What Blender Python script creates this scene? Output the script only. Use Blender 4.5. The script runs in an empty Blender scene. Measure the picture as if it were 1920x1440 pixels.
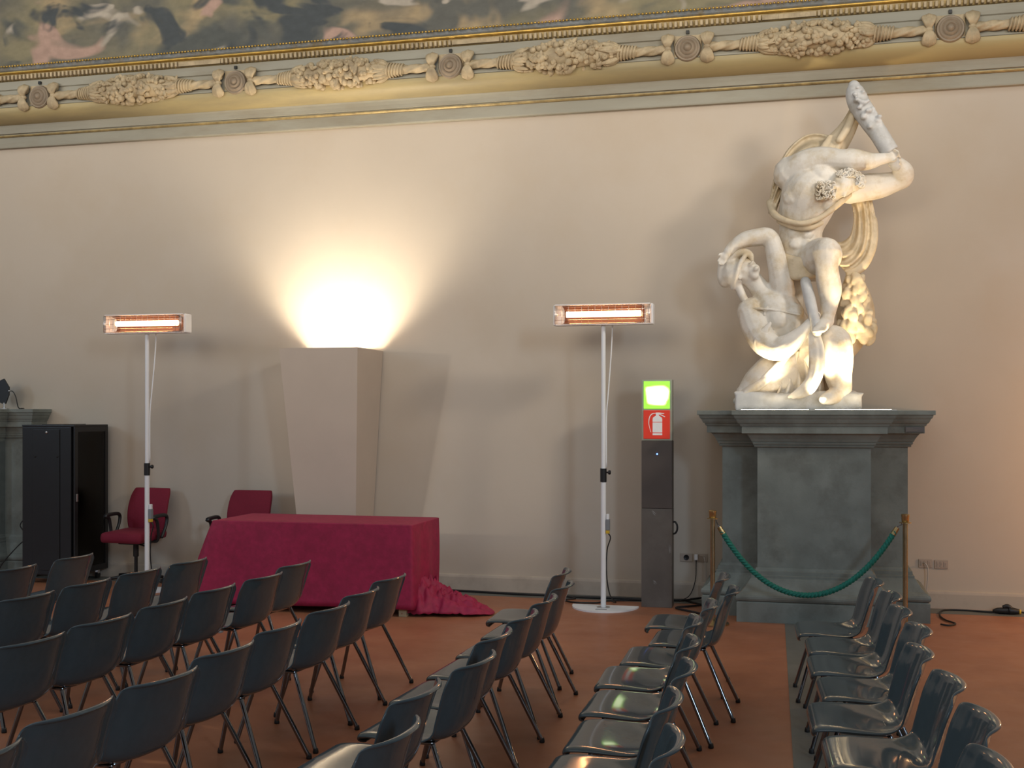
import bpy, bmesh, math, random
from mathutils import Vector, Matrix, noise
random.seed(7)
PI = math.pi
sc = bpy.context.scene
col = sc.collection

# ------------------------------------------------------------------ camera
YAW = math.atan(552/2200)
EYE = 1.75
cam = bpy.data.cameras.new('camera')
cam.sensor_width = 36; cam.lens = 36*2200/1920; cam.shift_y = 53/1920
cam.clip_end = 200
co = bpy.data.objects.new('camera', cam); col.objects.link(co)
co.location = (0, 0, EYE); co.rotation_euler = (PI/2, 0, YAW)
sc.camera = co

# ------------------------------------------------------------------ world, exposure
w = bpy.data.worlds.new('world'); sc.world = w; w.use_nodes = True
wn = w.node_tree; bg = wn.nodes['Background']
bg.inputs[0].default_value = (1.0, 0.96, 0.90, 1); bg.inputs[1].default_value = 0.165
sc.view_settings.view_transform = 'Standard'; sc.view_settings.look = 'None'
sc.view_settings.exposure = 0.0; sc.view_settings.gamma = 1.0
sc.view_settings.use_curve_mapping = False

# ------------------------------------------------------------------ lights of the hall
def aim(o, target):
    d = Vector(target)-o.location
    o.rotation_euler = d.to_track_quat('-Z', 'Y').to_euler()
def lamp(name, kind, loc, energy, color, target=None, **kw):
    l = bpy.data.lights.new(name, kind); l.energy = energy; l.color = color
    for k, v in kw.items(): setattr(l, k, v)
    o = bpy.data.objects.new(name, l); col.objects.link(o); o.location = loc
    if target: aim(o, target)
    return o
# daylight from the high windows, bounced off the ceiling
lamp('window_light', 'AREA', (-3, 2, 11), 270, (0.93, 0.96, 1.0), (-3, 3.5, 0), shape='RECTANGLE', size=14, size_y=6)
lamp('window_light', 'AREA', (8, -6, 6), 400, (0.60, 0.79, 1.0), (-1, 6, .6), shape='RECTANGLE', size=1.4, size_y=2.6)
lamp('window_light', 'AREA', (-15, 0, 5.5), 210, (0.55, 0.76, 1.0), (1, 6, .6), shape='RECTANGLE', size=1.4, size_y=2.6)
# unseen soft spots, added to wash the upper wall and the painting
for gx, ge in ((-9.5, 1900), (-3.2, 2050), (3.0, 1950)):
    lamp('wall_wash_spot', 'SPOT', (gx, 0.5, 5.6), ge, (1.0, 0.885, 0.725), (gx, 11.1, 7.3), spot_size=1.22, spot_blend=1.0, shadow_soft_size=2.4)
# stage spot far left on a stand, throwing the flared box's crisp shadow to the right
lamp('stage_spot', 'SPOT', (-12.0, 2.7, 2.9), 480, (1.0, 0.87, 0.72), (-4.35, 10.75, 1.55), spot_size=.24, spot_blend=0.6, shadow_soft_size=0.10)
# lamp on the right, lower than the wall wash
lamp('right_spot', 'SPOT', (4.0, 7.2, 5.4), 620, (1.0, 0.88, 0.74), (-4.6, 11.1, 1.9), spot_size=.95, spot_blend=0.9, shadow_soft_size=0.35)
# unseen narrow fill, added to brighten the front of the statue
lamp('statue_fill', 'SPOT', (2.6, 3.6, 1.2), 200, (1.0, 0.84, 0.62), (0.05, 10.45, 3.25), spot_size=.42, spot_blend=0.6, shadow_soft_size=0.8)
# neighbouring uplight past the right edge of the photo
lamp('right_uplight', 'POINT', (3.5, 10.2, 1.5), 95, (1.0, 0.55, 0.24), shadow_soft_size=0.15)

# ------------------------------------------------------------------ helpers
def at(u, v, y):
    """photo pixel -> point of the vertical plane at distance y from the camera"""
    k = (u-960)/2200; c, s = math.cos(YAW), math.sin(YAW)
    x = y*(k*c-s)/(c+k*s); Z = -x*s+y*c
    return Vector((x, y, EYE+(773-v)*Z/2200))
def ground(u, v, z=0):
    Z = 2200*(EYE-z)/(v-773); X = (u-960)*Z/2200; c, s = math.cos(YAW), math.sin(YAW)
    return Vector((X*c-Z*s, X*s+Z*c, z))

def link(name, me, mat, parent=None, smooth=True):
    o = bpy.data.objects.new(name, me); col.objects.link(o)
    if mat is not None:
        me.materials.clear(); me.materials.append(mat)
    if smooth:
        me.polygons.foreach_set('use_smooth', [True]*len(me.polygons))
    if parent: o.parent = parent
    return o
def obj(name, bm, mat, parent=None, smooth=False, origin=None, sharp=None):
    """one mesh object; vertices are given in the parent's frame (or the world if origin is set: then shifted)"""
    if origin is not None:
        bmesh.ops.translate(bm, verts=bm.verts, vec=-Vector(origin))
    bmesh.ops.recalc_face_normals(bm, faces=bm.faces)
    me = bpy.data.meshes.new(name); bm.to_mesh(me); bm.free()
    o = link(name, me, mat, parent, smooth)
    if smooth and sharp:
        me.set_sharp_from_angle(angle=math.radians(sharp))
    return o
def free(name, bm, mat, loc, smooth=False, sharp=None):
    """top-level mesh built in world coordinates with its origin moved to loc"""
    o = obj(name, bm, mat, None, smooth, origin=loc, sharp=sharp); o.location = loc
    return o
def tag(o, label=None, cat=None, group=None, kind=None):
    if label: o['label'] = label
    if cat: o['category'] = cat
    if group: o['group'] = group
    if kind: o['kind'] = kind
    return o
def thing(name, label, cat, loc=(0, 0, 0), rz=0, group=None):
    o = bpy.data.objects.new(name, None); col.objects.link(o)
    o.empty_display_size = 0.1
    o.location = loc; o.rotation_euler = (0, 0, rz)
    return tag(o, label, cat, group)
def bake(o, mods):
    """apply a list of (type, settings) modifiers and keep the plain mesh"""
    for t, kw in mods:
        m = o.modifiers.new(t, t)
        for k, v in kw.items(): setattr(m, k, v)
    dg = bpy.context.evaluated_depsgraph_get(); dg.update()
    me = bpy.data.meshes.new_from_object(o.evaluated_get(dg), depsgraph=dg)
    mats = list(o.data.materials)
    o.modifiers.clear(); o.data = me
    if not me.materials:
        for m in mats: me.materials.append(m)
    me.polygons.foreach_set('use_smooth', [True]*len(me.polygons))
    return o

def box(bm, x0, x1, y0, y1, z0, z1, bev=0):
    r = bmesh.ops.create_cube(bm, size=1)
    for v in r['verts']:
        v.co = Vector((x0+(v.co.x+.5)*(x1-x0), y0+(v.co.y+.5)*(y1-y0), z0+(v.co.z+.5)*(z1-z0)))
    if bev:
        es = list({e for v in r['verts'] for e in v.link_edges})
        bmesh.ops.bevel(bm, geom=es, offset=bev, segments=2, affect='EDGES', profile=0.6)
    return bm
def frame_of(d):
    d = d.normalized()
    a = Vector((0, 0, 1)) if abs(d.z) < .9 else Vector((1, 0, 0))
    u = d.cross(a).normalized(); return u, d.cross(u).normalized()
def catmull(pts, n):
    out = []
    P = [pts[0]]+list(pts)+[pts[-1]]
    for i in range(1, len(P)-2):
        p0, p1, p2, p3 = P[i-1], P[i], P[i+1], P[i+2]
        for k in range(n):
            t = k/n
            out.append([0.5*((2*b)+(-a+c)*t+(2*a-5*b+4*c-d)*t*t+(-a+3*b-3*c+d)*t**3) for a, b, c, d in zip(p0, p1, p2, p3)])
    out.append(list(pts[-1])); return out
def tube(bm, pts, r, seg=10, cap=True, smooth_n=0, section=None):
    """sweep a circle (or section(angle, arc) multiplier) along pts; r scalar or per-point"""
    rs = list(r) if hasattr(r, '__iter__') else [r]*len(pts)
    rows = [list(p)+[q] for p, q in zip(pts, rs)]
    if smooth_n: rows = catmull(rows, smooth_n)
    P = [Vector(q[:3]) for q in rows]; R = [q[3] for q in rows]
    up = None; rings = []; arc = 0
    for i, p in enumerate(P):
        d = (P[min(i+1, len(P)-1)]-P[max(i-1, 0)])
        if d.length < 1e-9: d = Vector((0, 0, 1))
        d.normalize()
        if up is None: up, _ = frame_of(d)
        up = (up-d*up.dot(d))
        if up.length < 1e-6: up, _ = frame_of(d)
        up.normalize(); v = d.cross(up)
        if i: arc += (p-P[i-1]).length
        ring = []
        for k in range(seg):
            a = 2*PI*k/seg
            m = section(a, arc) if section else 1
            ring.append(bm.verts.new(p+(up*math.cos(a)+v*math.sin(a))*max(R[i], 1e-4)*m))
        rings.append(ring)
    for a, b in zip(rings, rings[1:]):
        for k in range(seg): bm.faces.new((a[k], a[(k+1) % seg], b[(k+1) % seg], b[k]))
    if cap:
        bm.faces.new(rings[0][::-1]); bm.faces.new(rings[-1])
    return bm
def cyl(bm, p, q, r0, r1=None, seg=16):
    return tube(bm, [p, q], [r0, r0 if r1 is None else r1], seg)
def lathe(bm, prof, centre=(0, 0, 0), seg=24, axis='Z'):
    c = Vector(centre); rings = []
    for r, z in prof:
        ring = []
        for k in range(seg):
            a = 2*PI*k/seg
            if axis == 'Z': q = Vector((r*math.cos(a), r*math.sin(a), z))
            elif axis == 'Y': q = Vector((r*math.cos(a), z, r*math.sin(a)))
            else: q = Vector((z, r*math.cos(a), r*math.sin(a)))
            ring.append(bm.verts.new(c+q))
        rings.append(ring)
    for a, b in zip(rings, rings[1:]):
        for k in range(seg): bm.faces.new((a[k], a[(k+1) % seg], b[(k+1) % seg], b[k]))
    bm.faces.new(rings[0][::-1]); bm.faces.new(rings[-1]); return bm
def ball(bm, c, r, sc3=(1, 1, 1), rot=None, sub=2):
    m = Matrix.Translation(Vector(c)) @ (rot if rot else Matrix.Identity(4)) @ Matrix.Diagonal((r*sc3[0], r*sc3[1], r*sc3[2], 1))
    bmesh.ops.create_icosphere(bm, subdivisions=sub, radius=1, matrix=m)
def loft(bm, loops, cap=True):
    vs = [[bm.verts.new(p) for p in lp] for lp in loops]
    n = len(vs[0])
    for a, b in zip(vs, vs[1:]):
        for k in range(n): bm.faces.new((a[k], a[(k+1) % n], b[(k+1) % n], b[k]))
    if cap: bm.faces.new(vs[0][::-1]); bm.faces.new(vs[-1])
    return bm
def prism(bm, poly, y0, y1):
    """polygon in x,z extruded along y"""
    return loft(bm, [[Vector((x, y0, z)) for x, z in poly], [Vector((x, y1, z)) for x, z in poly]])
def extrude_profile(bm, prof, x0, x1, y_wall, nx=1):
    """profile of (projection, z) swept along x; closed against the wall"""
    loops = []
    for i in range(nx+1):
        x = x0+(x1-x0)*i/nx
        loops.append([Vector((x, y_wall-p, z)) for p, z in prof])
    return loft(bm, loops)
NB = bmesh.new

# ------------------------------------------------------------------ materials
def lin(r, g, b):
    f = lambda c: (c/255/12.92) if c/255 <= .04045 else ((c/255+.055)/1.055)**2.4
    return (f(r), f(g), f(b))
def mat(name, color, rough=.5, metal=0, var=.12, scale=6, bump=0, bscale=40, coat=0, second=None, mix_scale=2.0, emit=None, estr=0, spec=.5, stretch=None, sheen=0):
    m = bpy.data.materials.new(name); m.use_nodes = True
    nt = m.node_tree; N = nt.nodes; L = nt.links; p = N['Principled BSDF']
    p.inputs['Roughness'].default_value = rough; p.inputs['Metallic'].default_value = metal
    p.inputs['Coat Weight'].default_value = coat; p.inputs['Coat Roughness'].default_value = .06
    p.inputs['Specular IOR Level'].default_value = spec
    p.inputs['Sheen Weight'].default_value = sheen
    tc = N.new('ShaderNodeTexCoord'); mp = N.new('ShaderNodeMapping'); L.new(tc.outputs['Object'], mp.inputs[0])
    if stretch: mp.inputs['Scale'].default_value = stretch
    n1 = N.new('ShaderNodeTexNoise'); n1.inputs['Scale'].default_value = scale; n1.inputs['Detail'].default_value = 6
    L.new(mp.outputs[0], n1.inputs['Vector'])
    r = N.new('ShaderNodeValToRGB'); L.new(n1.outputs[0], r.inputs[0])
    a = [max(0, c*(1-var)) for c in color]; b = [min(1, c*(1+var)) for c in color]
    r.color_ramp.elements[0].position = .3; r.color_ramp.elements[1].position = .7
    r.color_ramp.elements[0].color = (*a, 1); r.color_ramp.elements[1].color = (*b, 1)
    outc = r.outputs[0]
    if second:
        n2 = N.new('ShaderNodeTexNoise'); n2.inputs['Scale'].default_value = mix_scale; n2.inputs['Detail'].default_value = 8
        n2.inputs['Roughness'].default_value = .65
        L.new(mp.outputs[0], n2.inputs['Vector'])
        r2 = N.new('ShaderNodeValToRGB'); r2.color_ramp.elements[0].position = .48; r2.color_ramp.elements[1].position = .68
        L.new(n2.outputs[0], r2.inputs[0])
        mx = N.new('ShaderNodeMixRGB'); L.new(r2.outputs[0], mx.inputs[0]); L.new(outc, mx.inputs[1]); mx.inputs[2].default_value = (*second, 1)
        outc = mx.outputs[0]
    L.new(outc, p.inputs['Base Color'])
    if bump:
        nb = N.new('ShaderNodeTexNoise'); nb.inputs['Scale'].default_value = bscale; nb.inputs['Detail'].default_value = 5
        L.new(mp.outputs[0], nb.inputs['Vector'])
        bn = N.new('ShaderNodeBump'); bn.inputs['Strength'].default_value = bump; bn.inputs['Distance'].default_value = .01
        L.new(nb.outputs[0], bn.inputs['Height']); L.new(bn.outputs[0], p.inputs['Normal'])
    if emit:
        p.inputs['Emission Color'].default_value = (*emit, 1); p.inputs['Emission Strength'].default_value = estr
    return m

M = {}
M['wall'] = mat('painted_plaster', (.59, .51, .415), .85, var=.03, scale=1.1, bump=.06, bscale=25, second=(.575, .485, .38), mix_scale=.7)
M['skirting'] = mat('painted_skirting', (.54, .46, .375), .7, var=.05, scale=3, bump=.05, second=(.44, .37, .30), mix_scale=3)
M['grey_stone'] = mat('grey_green_stone', (.205, .225, .20), .75, var=.14, scale=5, bump=.12, bscale=60, second=(.145, .152, .132), mix_scale=3)
M['cornice_stone'] = mat('cornice_stone', (.36, .345, .28), .75, var=.10, scale=2.5, bump=.08, bscale=40, second=(.28, .245, .18), mix_scale=1.2, stretch=(.35, 1, 1.6))
M['cove_stone'] = mat('golden_lit_cove_stone', (.46, .37, .18), .55, var=.14, scale=1.6, second=(.31, .26, .15), mix_scale=1.0, stretch=(.3, 1, 2))  # olive stone tinted ochre to carry the golden light from below
M['carved'] = mat('carved_ochre_stone', (.50, .40, .25), .65, var=.22, scale=9, bump=.15, bscale=60, second=(.34, .26, .16), mix_scale=7)
M['rosette'] = mat('carved_brown_stone', (.30, .235, .165), .6, var=.15, scale=12, bump=.1)
M['gilt'] = mat('old_gilding', (.62, .40, .10), .38, metal=.75, var=.25, scale=14, bump=.15, bscale=80)
M['gilt_dark'] = mat('worn_gilding', (.36, .27, .12), .5, metal=.35, var=.3, scale=16, bump=.2, bscale=80)
M['frame_grey'] = mat('grey_painted_moulding', (.20, .21, .21), .6, var=.25, scale=12, bump=.15, second=(.17, .13, .07), mix_scale=6)
M['band'] = mat('floor_grey_stone', (.15, .155, .14), .5, var=.15, scale=4, bump=.05, second=(.11, .112, .10), mix_scale=2)
M['marble'] = mat('aged_marble', (.72, .68, .61), .5, var=.08, scale=6, bump=.2, bscale=45, second=(.54, .44, .29), mix_scale=4.2)
M['marble_grey'] = mat('weathered_grey_marble', (.56, .56, .55), .6, var=.12, scale=8, bump=.2, bscale=40, second=(.42, .40, .36), mix_scale=6)
M['marble_tan'] = mat('stained_tan_marble', (.60, .50, .35), .6, var=.15, scale=5, bump=.12, bscale=40, second=(.42, .33, .20), mix_scale=4)
M['shell'] = mat('dark_grey_plastic', (.068, .092, .104), .09, var=.05, scale=30, coat=0, spec=.38)
M['chrome'] = mat('dark_chrome', (.24, .25, .27), .08, metal=1, var=.03, scale=20)
M['rubber'] = mat('black_rubber', (.012, .012, .012), .6)
M['bracket'] = mat('grey_link_plastic', (.42, .40, .38), .45)
M['white_metal'] = mat('white_powder_coat', (.88, .89, .90), .4, var=.02)
M['black_plastic'] = mat('black_plastic', (.014, .014, .015), .4)
M['black_metal'] = mat('black_steel', (.010, .0105, .012), .35, var=.1)
M['alu'] = mat('brushed_aluminium', (.65, .65, .65), .3, metal=1, var=.05)
M['wire'] = mat('bright_wire', (.75, .72, .68), .25, metal=1)
M['reflector'] = mat('glow_tinted_reflector', (.11, .05, .032), .4, metal=.4, emit=(1, .16, .03), estr=.05)  # faint orange emission imitates the element's glow on the reflector
M['element'] = mat('glowing_element', (1, .7, .45), .5, emit=(1.0, .62, .36), estr=5)
M['cloth'] = mat('crimson_damask', (.34, .012, .062), .65, var=.14, scale=22, bump=.10, bscale=60, second=(.275, .010, .05), mix_scale=9)
M['wood'] = mat('pale_wood', (.45, .34, .20), .6, var=.2, scale=8, stretch=(1, 1, .15))
M['red_fabric'] = mat('wine_fabric', (.20, .008, .028), .85, var=.12, scale=120, bump=.15, bscale=300)
M['box_paint'] = mat('beige_box_paint', (.56, .47, .385), .8, var=.04, scale=2, bump=.04)
M['box_inside'] = mat('white_box_lining', (.8, .75, .66), .8)
M['post_brown'] = mat('brown_grey_panel', (.085, .068, .060), .5, var=.06)
M['post_grey'] = mat('scuffed_grey_panel', (.115, .10, .088), .5, var=.12, scale=5, second=(.14, .125, .11), mix_scale=4)
M['scuff'] = mat('pale_scuff', (.27, .26, .25), .7)
M['acrylic'] = mat('clear_rim', (.40, .42, .33), .25)
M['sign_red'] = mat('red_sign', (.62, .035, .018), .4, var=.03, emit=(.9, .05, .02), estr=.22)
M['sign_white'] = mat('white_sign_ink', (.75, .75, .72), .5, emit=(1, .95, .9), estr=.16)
M['led'] = mat('blue_led', (.1, .2, 1), .4, emit=(.08, .2, 1), estr=8)
M['brass'] = mat('aged_brass', (.42, .34, .20), .28, metal=1, var=.15, scale=15)
M['brass_cap'] = mat('worn_brass', (.50, .38, .19), .35, metal=1, var=.2, scale=20)
M['rope'] = mat('green_rope', (.008, .17, .125), .7, var=.25, scale=60, bump=.3, bscale=200)
M['outlet'] = mat('beige_outlet', (.45, .37, .30), .5, var=.03)
M['outlet_slot'] = mat('outlet_slot', (.20, .165, .135), .5)
M['cable_black'] = mat('black_cable', (.012, .012, .013), .5)
M['cable_white'] = mat('pale_cable', (.55, .52, .48), .5)
M['yellow'] = mat('yellow_plug', (.65, .42, .03), .5)
M['grey_plug'] = mat('grey_plug', (.22, .23, .24), .5)
M['plaque'] = mat('grey_plaque', (.11, .10, .10), .4)
M['unit'] = mat('rack_unit', (.16, .17, .18), .45)
M['unit_face'] = mat('rack_unit_face', (.62, .68, .72), .4)

def wallglass():
    m = bpy.data.materials.new('tinted_door_glass'); m.use_nodes = True
    nt = m.node_tree; N = nt.nodes; L = nt.links
    for n in list(N): N.remove(n)
    out = N.new('ShaderNodeOutputMaterial'); mx = N.new('ShaderNodeMixShader')
    tr = N.new('ShaderNodeBsdfTransparent'); tr.inputs[0].default_value = (.62, .63, .64, 1)
    gl = N.new('ShaderNodeBsdfGlossy'); gl.inputs[0].default_value = (.8, .8, .8, 1); gl.inputs[1].default_value = .05
    fr = N.new('ShaderNodeFresnel'); fr.inputs[0].default_value = 1.35
    nz = N.new('ShaderNodeTexNoise'); nz.inputs['Scale'].default_value = 3
    L.new(fr.outputs[0], mx.inputs[0]); L.new(tr.outputs[0], mx.inputs[1]); L.new(gl.outputs[0], mx.inputs[2]); L.new(mx.outputs[0], out.inputs[0])
    return m
M['glass'] = wallglass()

def green_sign():
    """lit exit pane: evenly glowing green diffuser; paler plates on it imitate the overexposed centre"""
    m = mat('lit_green_pane', (.2, .6, .05), .4)
    nt = m.node_tree; N = nt.nodes; L = nt.links; p = N['Principled BSDF']
    p.inputs['Emission Color'].default_value = (.36, .95, .06, 1); p.inputs['Emission Strength'].default_value = 1.0
    return m
M['sign_green'] = green_sign()
M['sign_glow'] = mat('white_sign_glare', (.9, 1, .8), .4, emit=(.85, 1.0, .55), estr=2.6)  # overexposed glare of the sign, built as a glowing plate

def floor_mat():
    m = bpy.data.materials.new('terracotta_floor'); m.use_nodes = True
    nt = m.node_tree; N = nt.nodes; L = nt.links; p = N['Principled BSDF']
    tc = N.new('ShaderNodeTexCoord'); mp = N.new('ShaderNodeMapping'); L.new(tc.outputs['Object'], mp.inputs[0])
    mp.inputs['Rotation'].default_value = (0, 0, math.radians(46)); mp.inputs['Scale'].default_value = (1, 1, 1)
    br = N.new('ShaderNodeTexBrick'); L.new(mp.outputs[0], br.inputs[0])
    br.inputs['Scale'].default_value = 1.0; br.inputs['Brick Width'].default_value = .62; br.inputs['Row Height'].default_value = .62; br.offset = 0
    br.inputs['Mortar Size'].default_value = .0035; br.inputs['Mortar Smooth'].default_value = .5; br.inputs['Bias'].default_value = -.3
    br.inputs['Color1'].default_value = (.38, .148, .07, 1); br.inputs['Color2'].default_value = (.29, .11, .055, 1); br.inputs['Mortar'].default_value = (.34, .14, .07, 1)
    n = N.new('ShaderNodeTexNoise'); n.inputs['Scale'].default_value = 1.6; n.inputs['Detail'].default_value = 9; n.inputs['Roughness'].default_value = .62
    L.new(tc.outputs['Object'], n.inputs['Vector'])
    r = N.new('ShaderNodeValToRGB'); r.color_ramp.elements[0].position = .3; r.color_ramp.elements[0].color = (.31, .112, .054, 1)
    r.color_ramp.elements[1].position = .72; r.color_ramp.elements[1].color = (.46, .20, .105, 1); L.new(n.outputs[0], r.inputs[0])
    mx = N.new('ShaderNodeMixRGB'); mx.inputs[0].default_value = .72; L.new(br.outputs[0], mx.inputs[1]); L.new(r.outputs[0], mx.inputs[2])
    L.new(mx.outputs[0], p.inputs['Base Color'])
    n2 = N.new('ShaderNodeTexNoise'); n2.inputs['Scale'].default_value = 5; n2.inputs['Detail'].default_value = 4; L.new(tc.outputs['Object'], n2.inputs['Vector'])
    mr = N.new('ShaderNodeMapRange'); mr.inputs[3].default_value = .32; mr.inputs[4].default_value = .55; L.new(n2.outputs[0], mr.inputs[0]); L.new(mr.outputs[0], p.inputs['Roughness'])
    bn = N.new('ShaderNodeBump'); bn.inputs['Strength'].default_value = .05; bn.inputs['Distance'].default_value = .01; L.new(n.outputs[0], bn.inputs['Height']); L.new(bn.outputs[0], p.inputs['Normal'])
    return m
M['floor'] = floor_mat()

def canvas_mat():
    """plain stand-in for the old painting: loose earth-coloured patches"""
    m = bpy.data.materials.new('old_painting'); m.use_nodes = True
    nt = m.node_tree; N = nt.nodes; L = nt.links; p = N['Principled BSDF']; p.inputs['Roughness'].default_value = .7
    tc = N.new('ShaderNodeTexCoord'); mp = N.new('ShaderNodeMapping'); L.new(tc.outputs['Object'], mp.inputs[0]); mp.inputs['Scale'].default_value = (.8, 1, 1.25)
    def patches(scale, seed, lo, hi, detail=3.0, dist=.6):
        m2 = N.new('ShaderNodeMapping'); L.new(mp.outputs[0], m2.inputs[0]); m2.inputs['Location'].default_value = (seed, seed*.7, seed*1.3)
        n_ = N.new('ShaderNodeTexNoise'); n_.inputs['Scale'].default_value = scale; n_.inputs['Detail'].default_value = detail; n_.inputs['Distortion'].default_value = dist
        L.new(m2.outputs[0], n_.inputs['Vector'])
        q = N.new('ShaderNodeMapRange'); q.interpolation_type = 'SMOOTHSTEP'; q.inputs[1].default_value = lo; q.inputs[2].default_value = hi; L.new(n_.outputs[0], q.inputs[0])
        return q.outputs[0]
    def over(base, fac, c):
        mx = N.new('ShaderNodeMixRGB'); L.new(fac, mx.inputs[0]); L.new(base, mx.inputs[1]); mx.inputs[2].default_value = (*c, 1); return mx.outputs[0]
    rgb = N.new('ShaderNodeRGB'); rgb.outputs[0].default_value = (.115, .115, .10, 1); c = rgb.outputs[0]
    c = over(c, patches(.8, 3, .44, .64), (.24, .21, .125))
    c = over(c, patches(1.3, 8, .50, .66), (.40, .30, .17))
    c = over(c, patches(1.1, 15, .52, .62), (.085, .092, .085))
    c = over(c, patches(1.5, 23, .58, .64, 2), (.42, .28, .22))
    c = over(c, patches(2.2, 31, .62, .69, 2), (.42, .37, .30))
    c = over(c, patches(1.9, 44, .56, .64), (.06, .07, .075))
    class r: outputs = [c]
    n3 = N.new('ShaderNodeTexNoise'); n3.inputs['Scale'].default_value = 14; n3.inputs['Detail'].default_value = 6; L.new(mp.outputs[0], n3.inputs['Vector'])
    mr = N.new('ShaderNodeMapRange'); mr.inputs[3].default_value = .75; mr.inputs[4].default_value = 1.3; L.new(n3.outputs[0], mr.inputs[0])
    mu = N.new('ShaderNodeMixRGB'); mu.blend_type = 'MULTIPLY'; mu.inputs[0].default_value = 1; L.new(r.outputs[0], mu.inputs[1]); L.new(mr.outputs[0], mu.inputs[2])
    L.new(mu.outputs[0], p.inputs['Base Color'])
    return m
M['canvas'] = canvas_mat()

# ------------------------------------------------------------------ the room
WY = 11.1
X0, X1 = -16.0, 8.0
struct = lambda o: tag(o, kind='structure')
b = NB(); box(b, X0, X1, WY, WY+.3, -.05, 9); struct(obj('wall_back', b, M['wall']))
b = NB(); box(b, X0, X1, -3, WY, -.1, 0); struct(obj('floor', b, M['floor']))
b = NB(); extrude_profile(b, [(-.01, 0), (.028, 0), (.028, .13), (.022, .15), (.012, .157), (-.01, .157)], X0, X1, WY)
struct(obj('baseboard_back', b, M['skirting']))
# grey stone bands let into the floor
b = NB(); box(b, X0, X1, 10.79, 11.06, -.02, .002); struct(obj('trim_2', b, M['band']))
b = NB(); loft(b, [[Vector((-.196, 10.785, z)), Vector((.02, 3.0, z)), Vector((.50, 3.0, z)), Vector((.284, 10.785, z))] for z in (-.02, .002)])
struct(obj('trim_3', b, M['band']))

# cornice under the painting
cor = struct(obj('trim_1', extrude_profile(NB(), [(-.02, 4.622), (.05, 4.622), (.055, 4.632), (.055, 4.735), (.075, 4.742), (.082, 4.752), (.075, 4.762),
    (.10, 4.765), (.104, 4.80), (.112, 4.835), (.12, 4.85), (.12, 5.02), (-.02, 5.02)], X0, X1, WY), M['cornice_stone']))
cove = []
for i in range(13):
    a = i/12*PI/2
    cove.append((.118+.20*math.sin(a)**1.1, 4.85+.118*(1-math.cos(a))))
prof = [(.05, 4.85)]+cove+[(.318, 4.982), (.05, 4.982)]
obj('cove', extrude_profile(NB(), prof, X0, X1, WY), M['cove_stone'], cor, smooth=True, sharp=40)
obj('frieze', extrude_profile(NB(), [(.05, 4.982), (.30, 4.982), (.315, 4.99), (.315, 5.0), (.285, 5.008), (.285, 5.17), (.30, 5.178), (.30, 5.262), (.05, 5.262)], X0, X1, WY), M['cornice_stone'], cor)
obj('fillet', extrude_profile(NB(), [(.05, 4.7345), (.075, 4.7345), (.085, 4.744), (.085, 4.754), (.05, 4.754)], X0, X1, WY), M['gilt_dark'], cor)

YF = WY-.285        # face of the frieze the carving sits on
ZF = 5.072
ROS = [-10.10+2.262*i for i in range(7)]
def rosette_bm(cx):
    b = NB()
    lathe(b, [(.118, .0), (.122, -.03), (.112, -.052), (.098, -.05), (.092, -.06), (.078, -.066), (.066, -.056), (.058, -.07), (.044, -.078), (.034, -.066), (.026, -.08), (.014, -.092), (.004, -.094)], (cx, YF, ZF), 28, 'Y')
    return b
def bow_bm(cx):
    b = NB(); rnd = random.Random(int(cx*1000))
    for s in (1, -1):
        for k in range(9):
            f = (k-4)/4
            tube(b, [(cx, YF-.05, ZF), (cx+f*.030, YF-.085, ZF+s*.05), (cx+f*.048, YF-.075+.02*abs(f), ZF+s*.105), (cx+f*.030, YF-.04, ZF+s*(.142-.012*abs(f)))], [.012, .016, .017, .006], 7, smooth_n=4)
        ball(b, (cx, YF-.03, ZF+s*.09), .05, (.9, .8, 1.1))
    ball(b, (cx, YF-.055, ZF), .032, (1.1, 1, .8))
    return b
def cord_bm(xa, xb):
    b = NB()
    n = 24
    tube(b, [(xa+(xb-xa)*i/n, YF-.035, ZF) for i in range(n+1)], .040, 20, section=lambda a, s: 1+.16*math.sin(4*(a+s*11)))
    return b
def wrap_bm(xa, xb, ra, rb):
    b = NB(); n = 6
    tube(b, [(xa, YF-.04, ZF), (xb, YF-.045, ZF)], [ra*.92, rb*.92], 16)
    for i in range(n):
        t = (i+.5)/n; x = xa+(xb-xa)*t; r = ra+(rb-ra)*t
        ring = [(x+.012*math.sin(a), YF-.04+r*math.cos(a), ZF+r*math.sin(a)) for a in [2*PI*k/20 for k in range(21)]]
        tube(b, ring, .010, 6)
    return b
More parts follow.
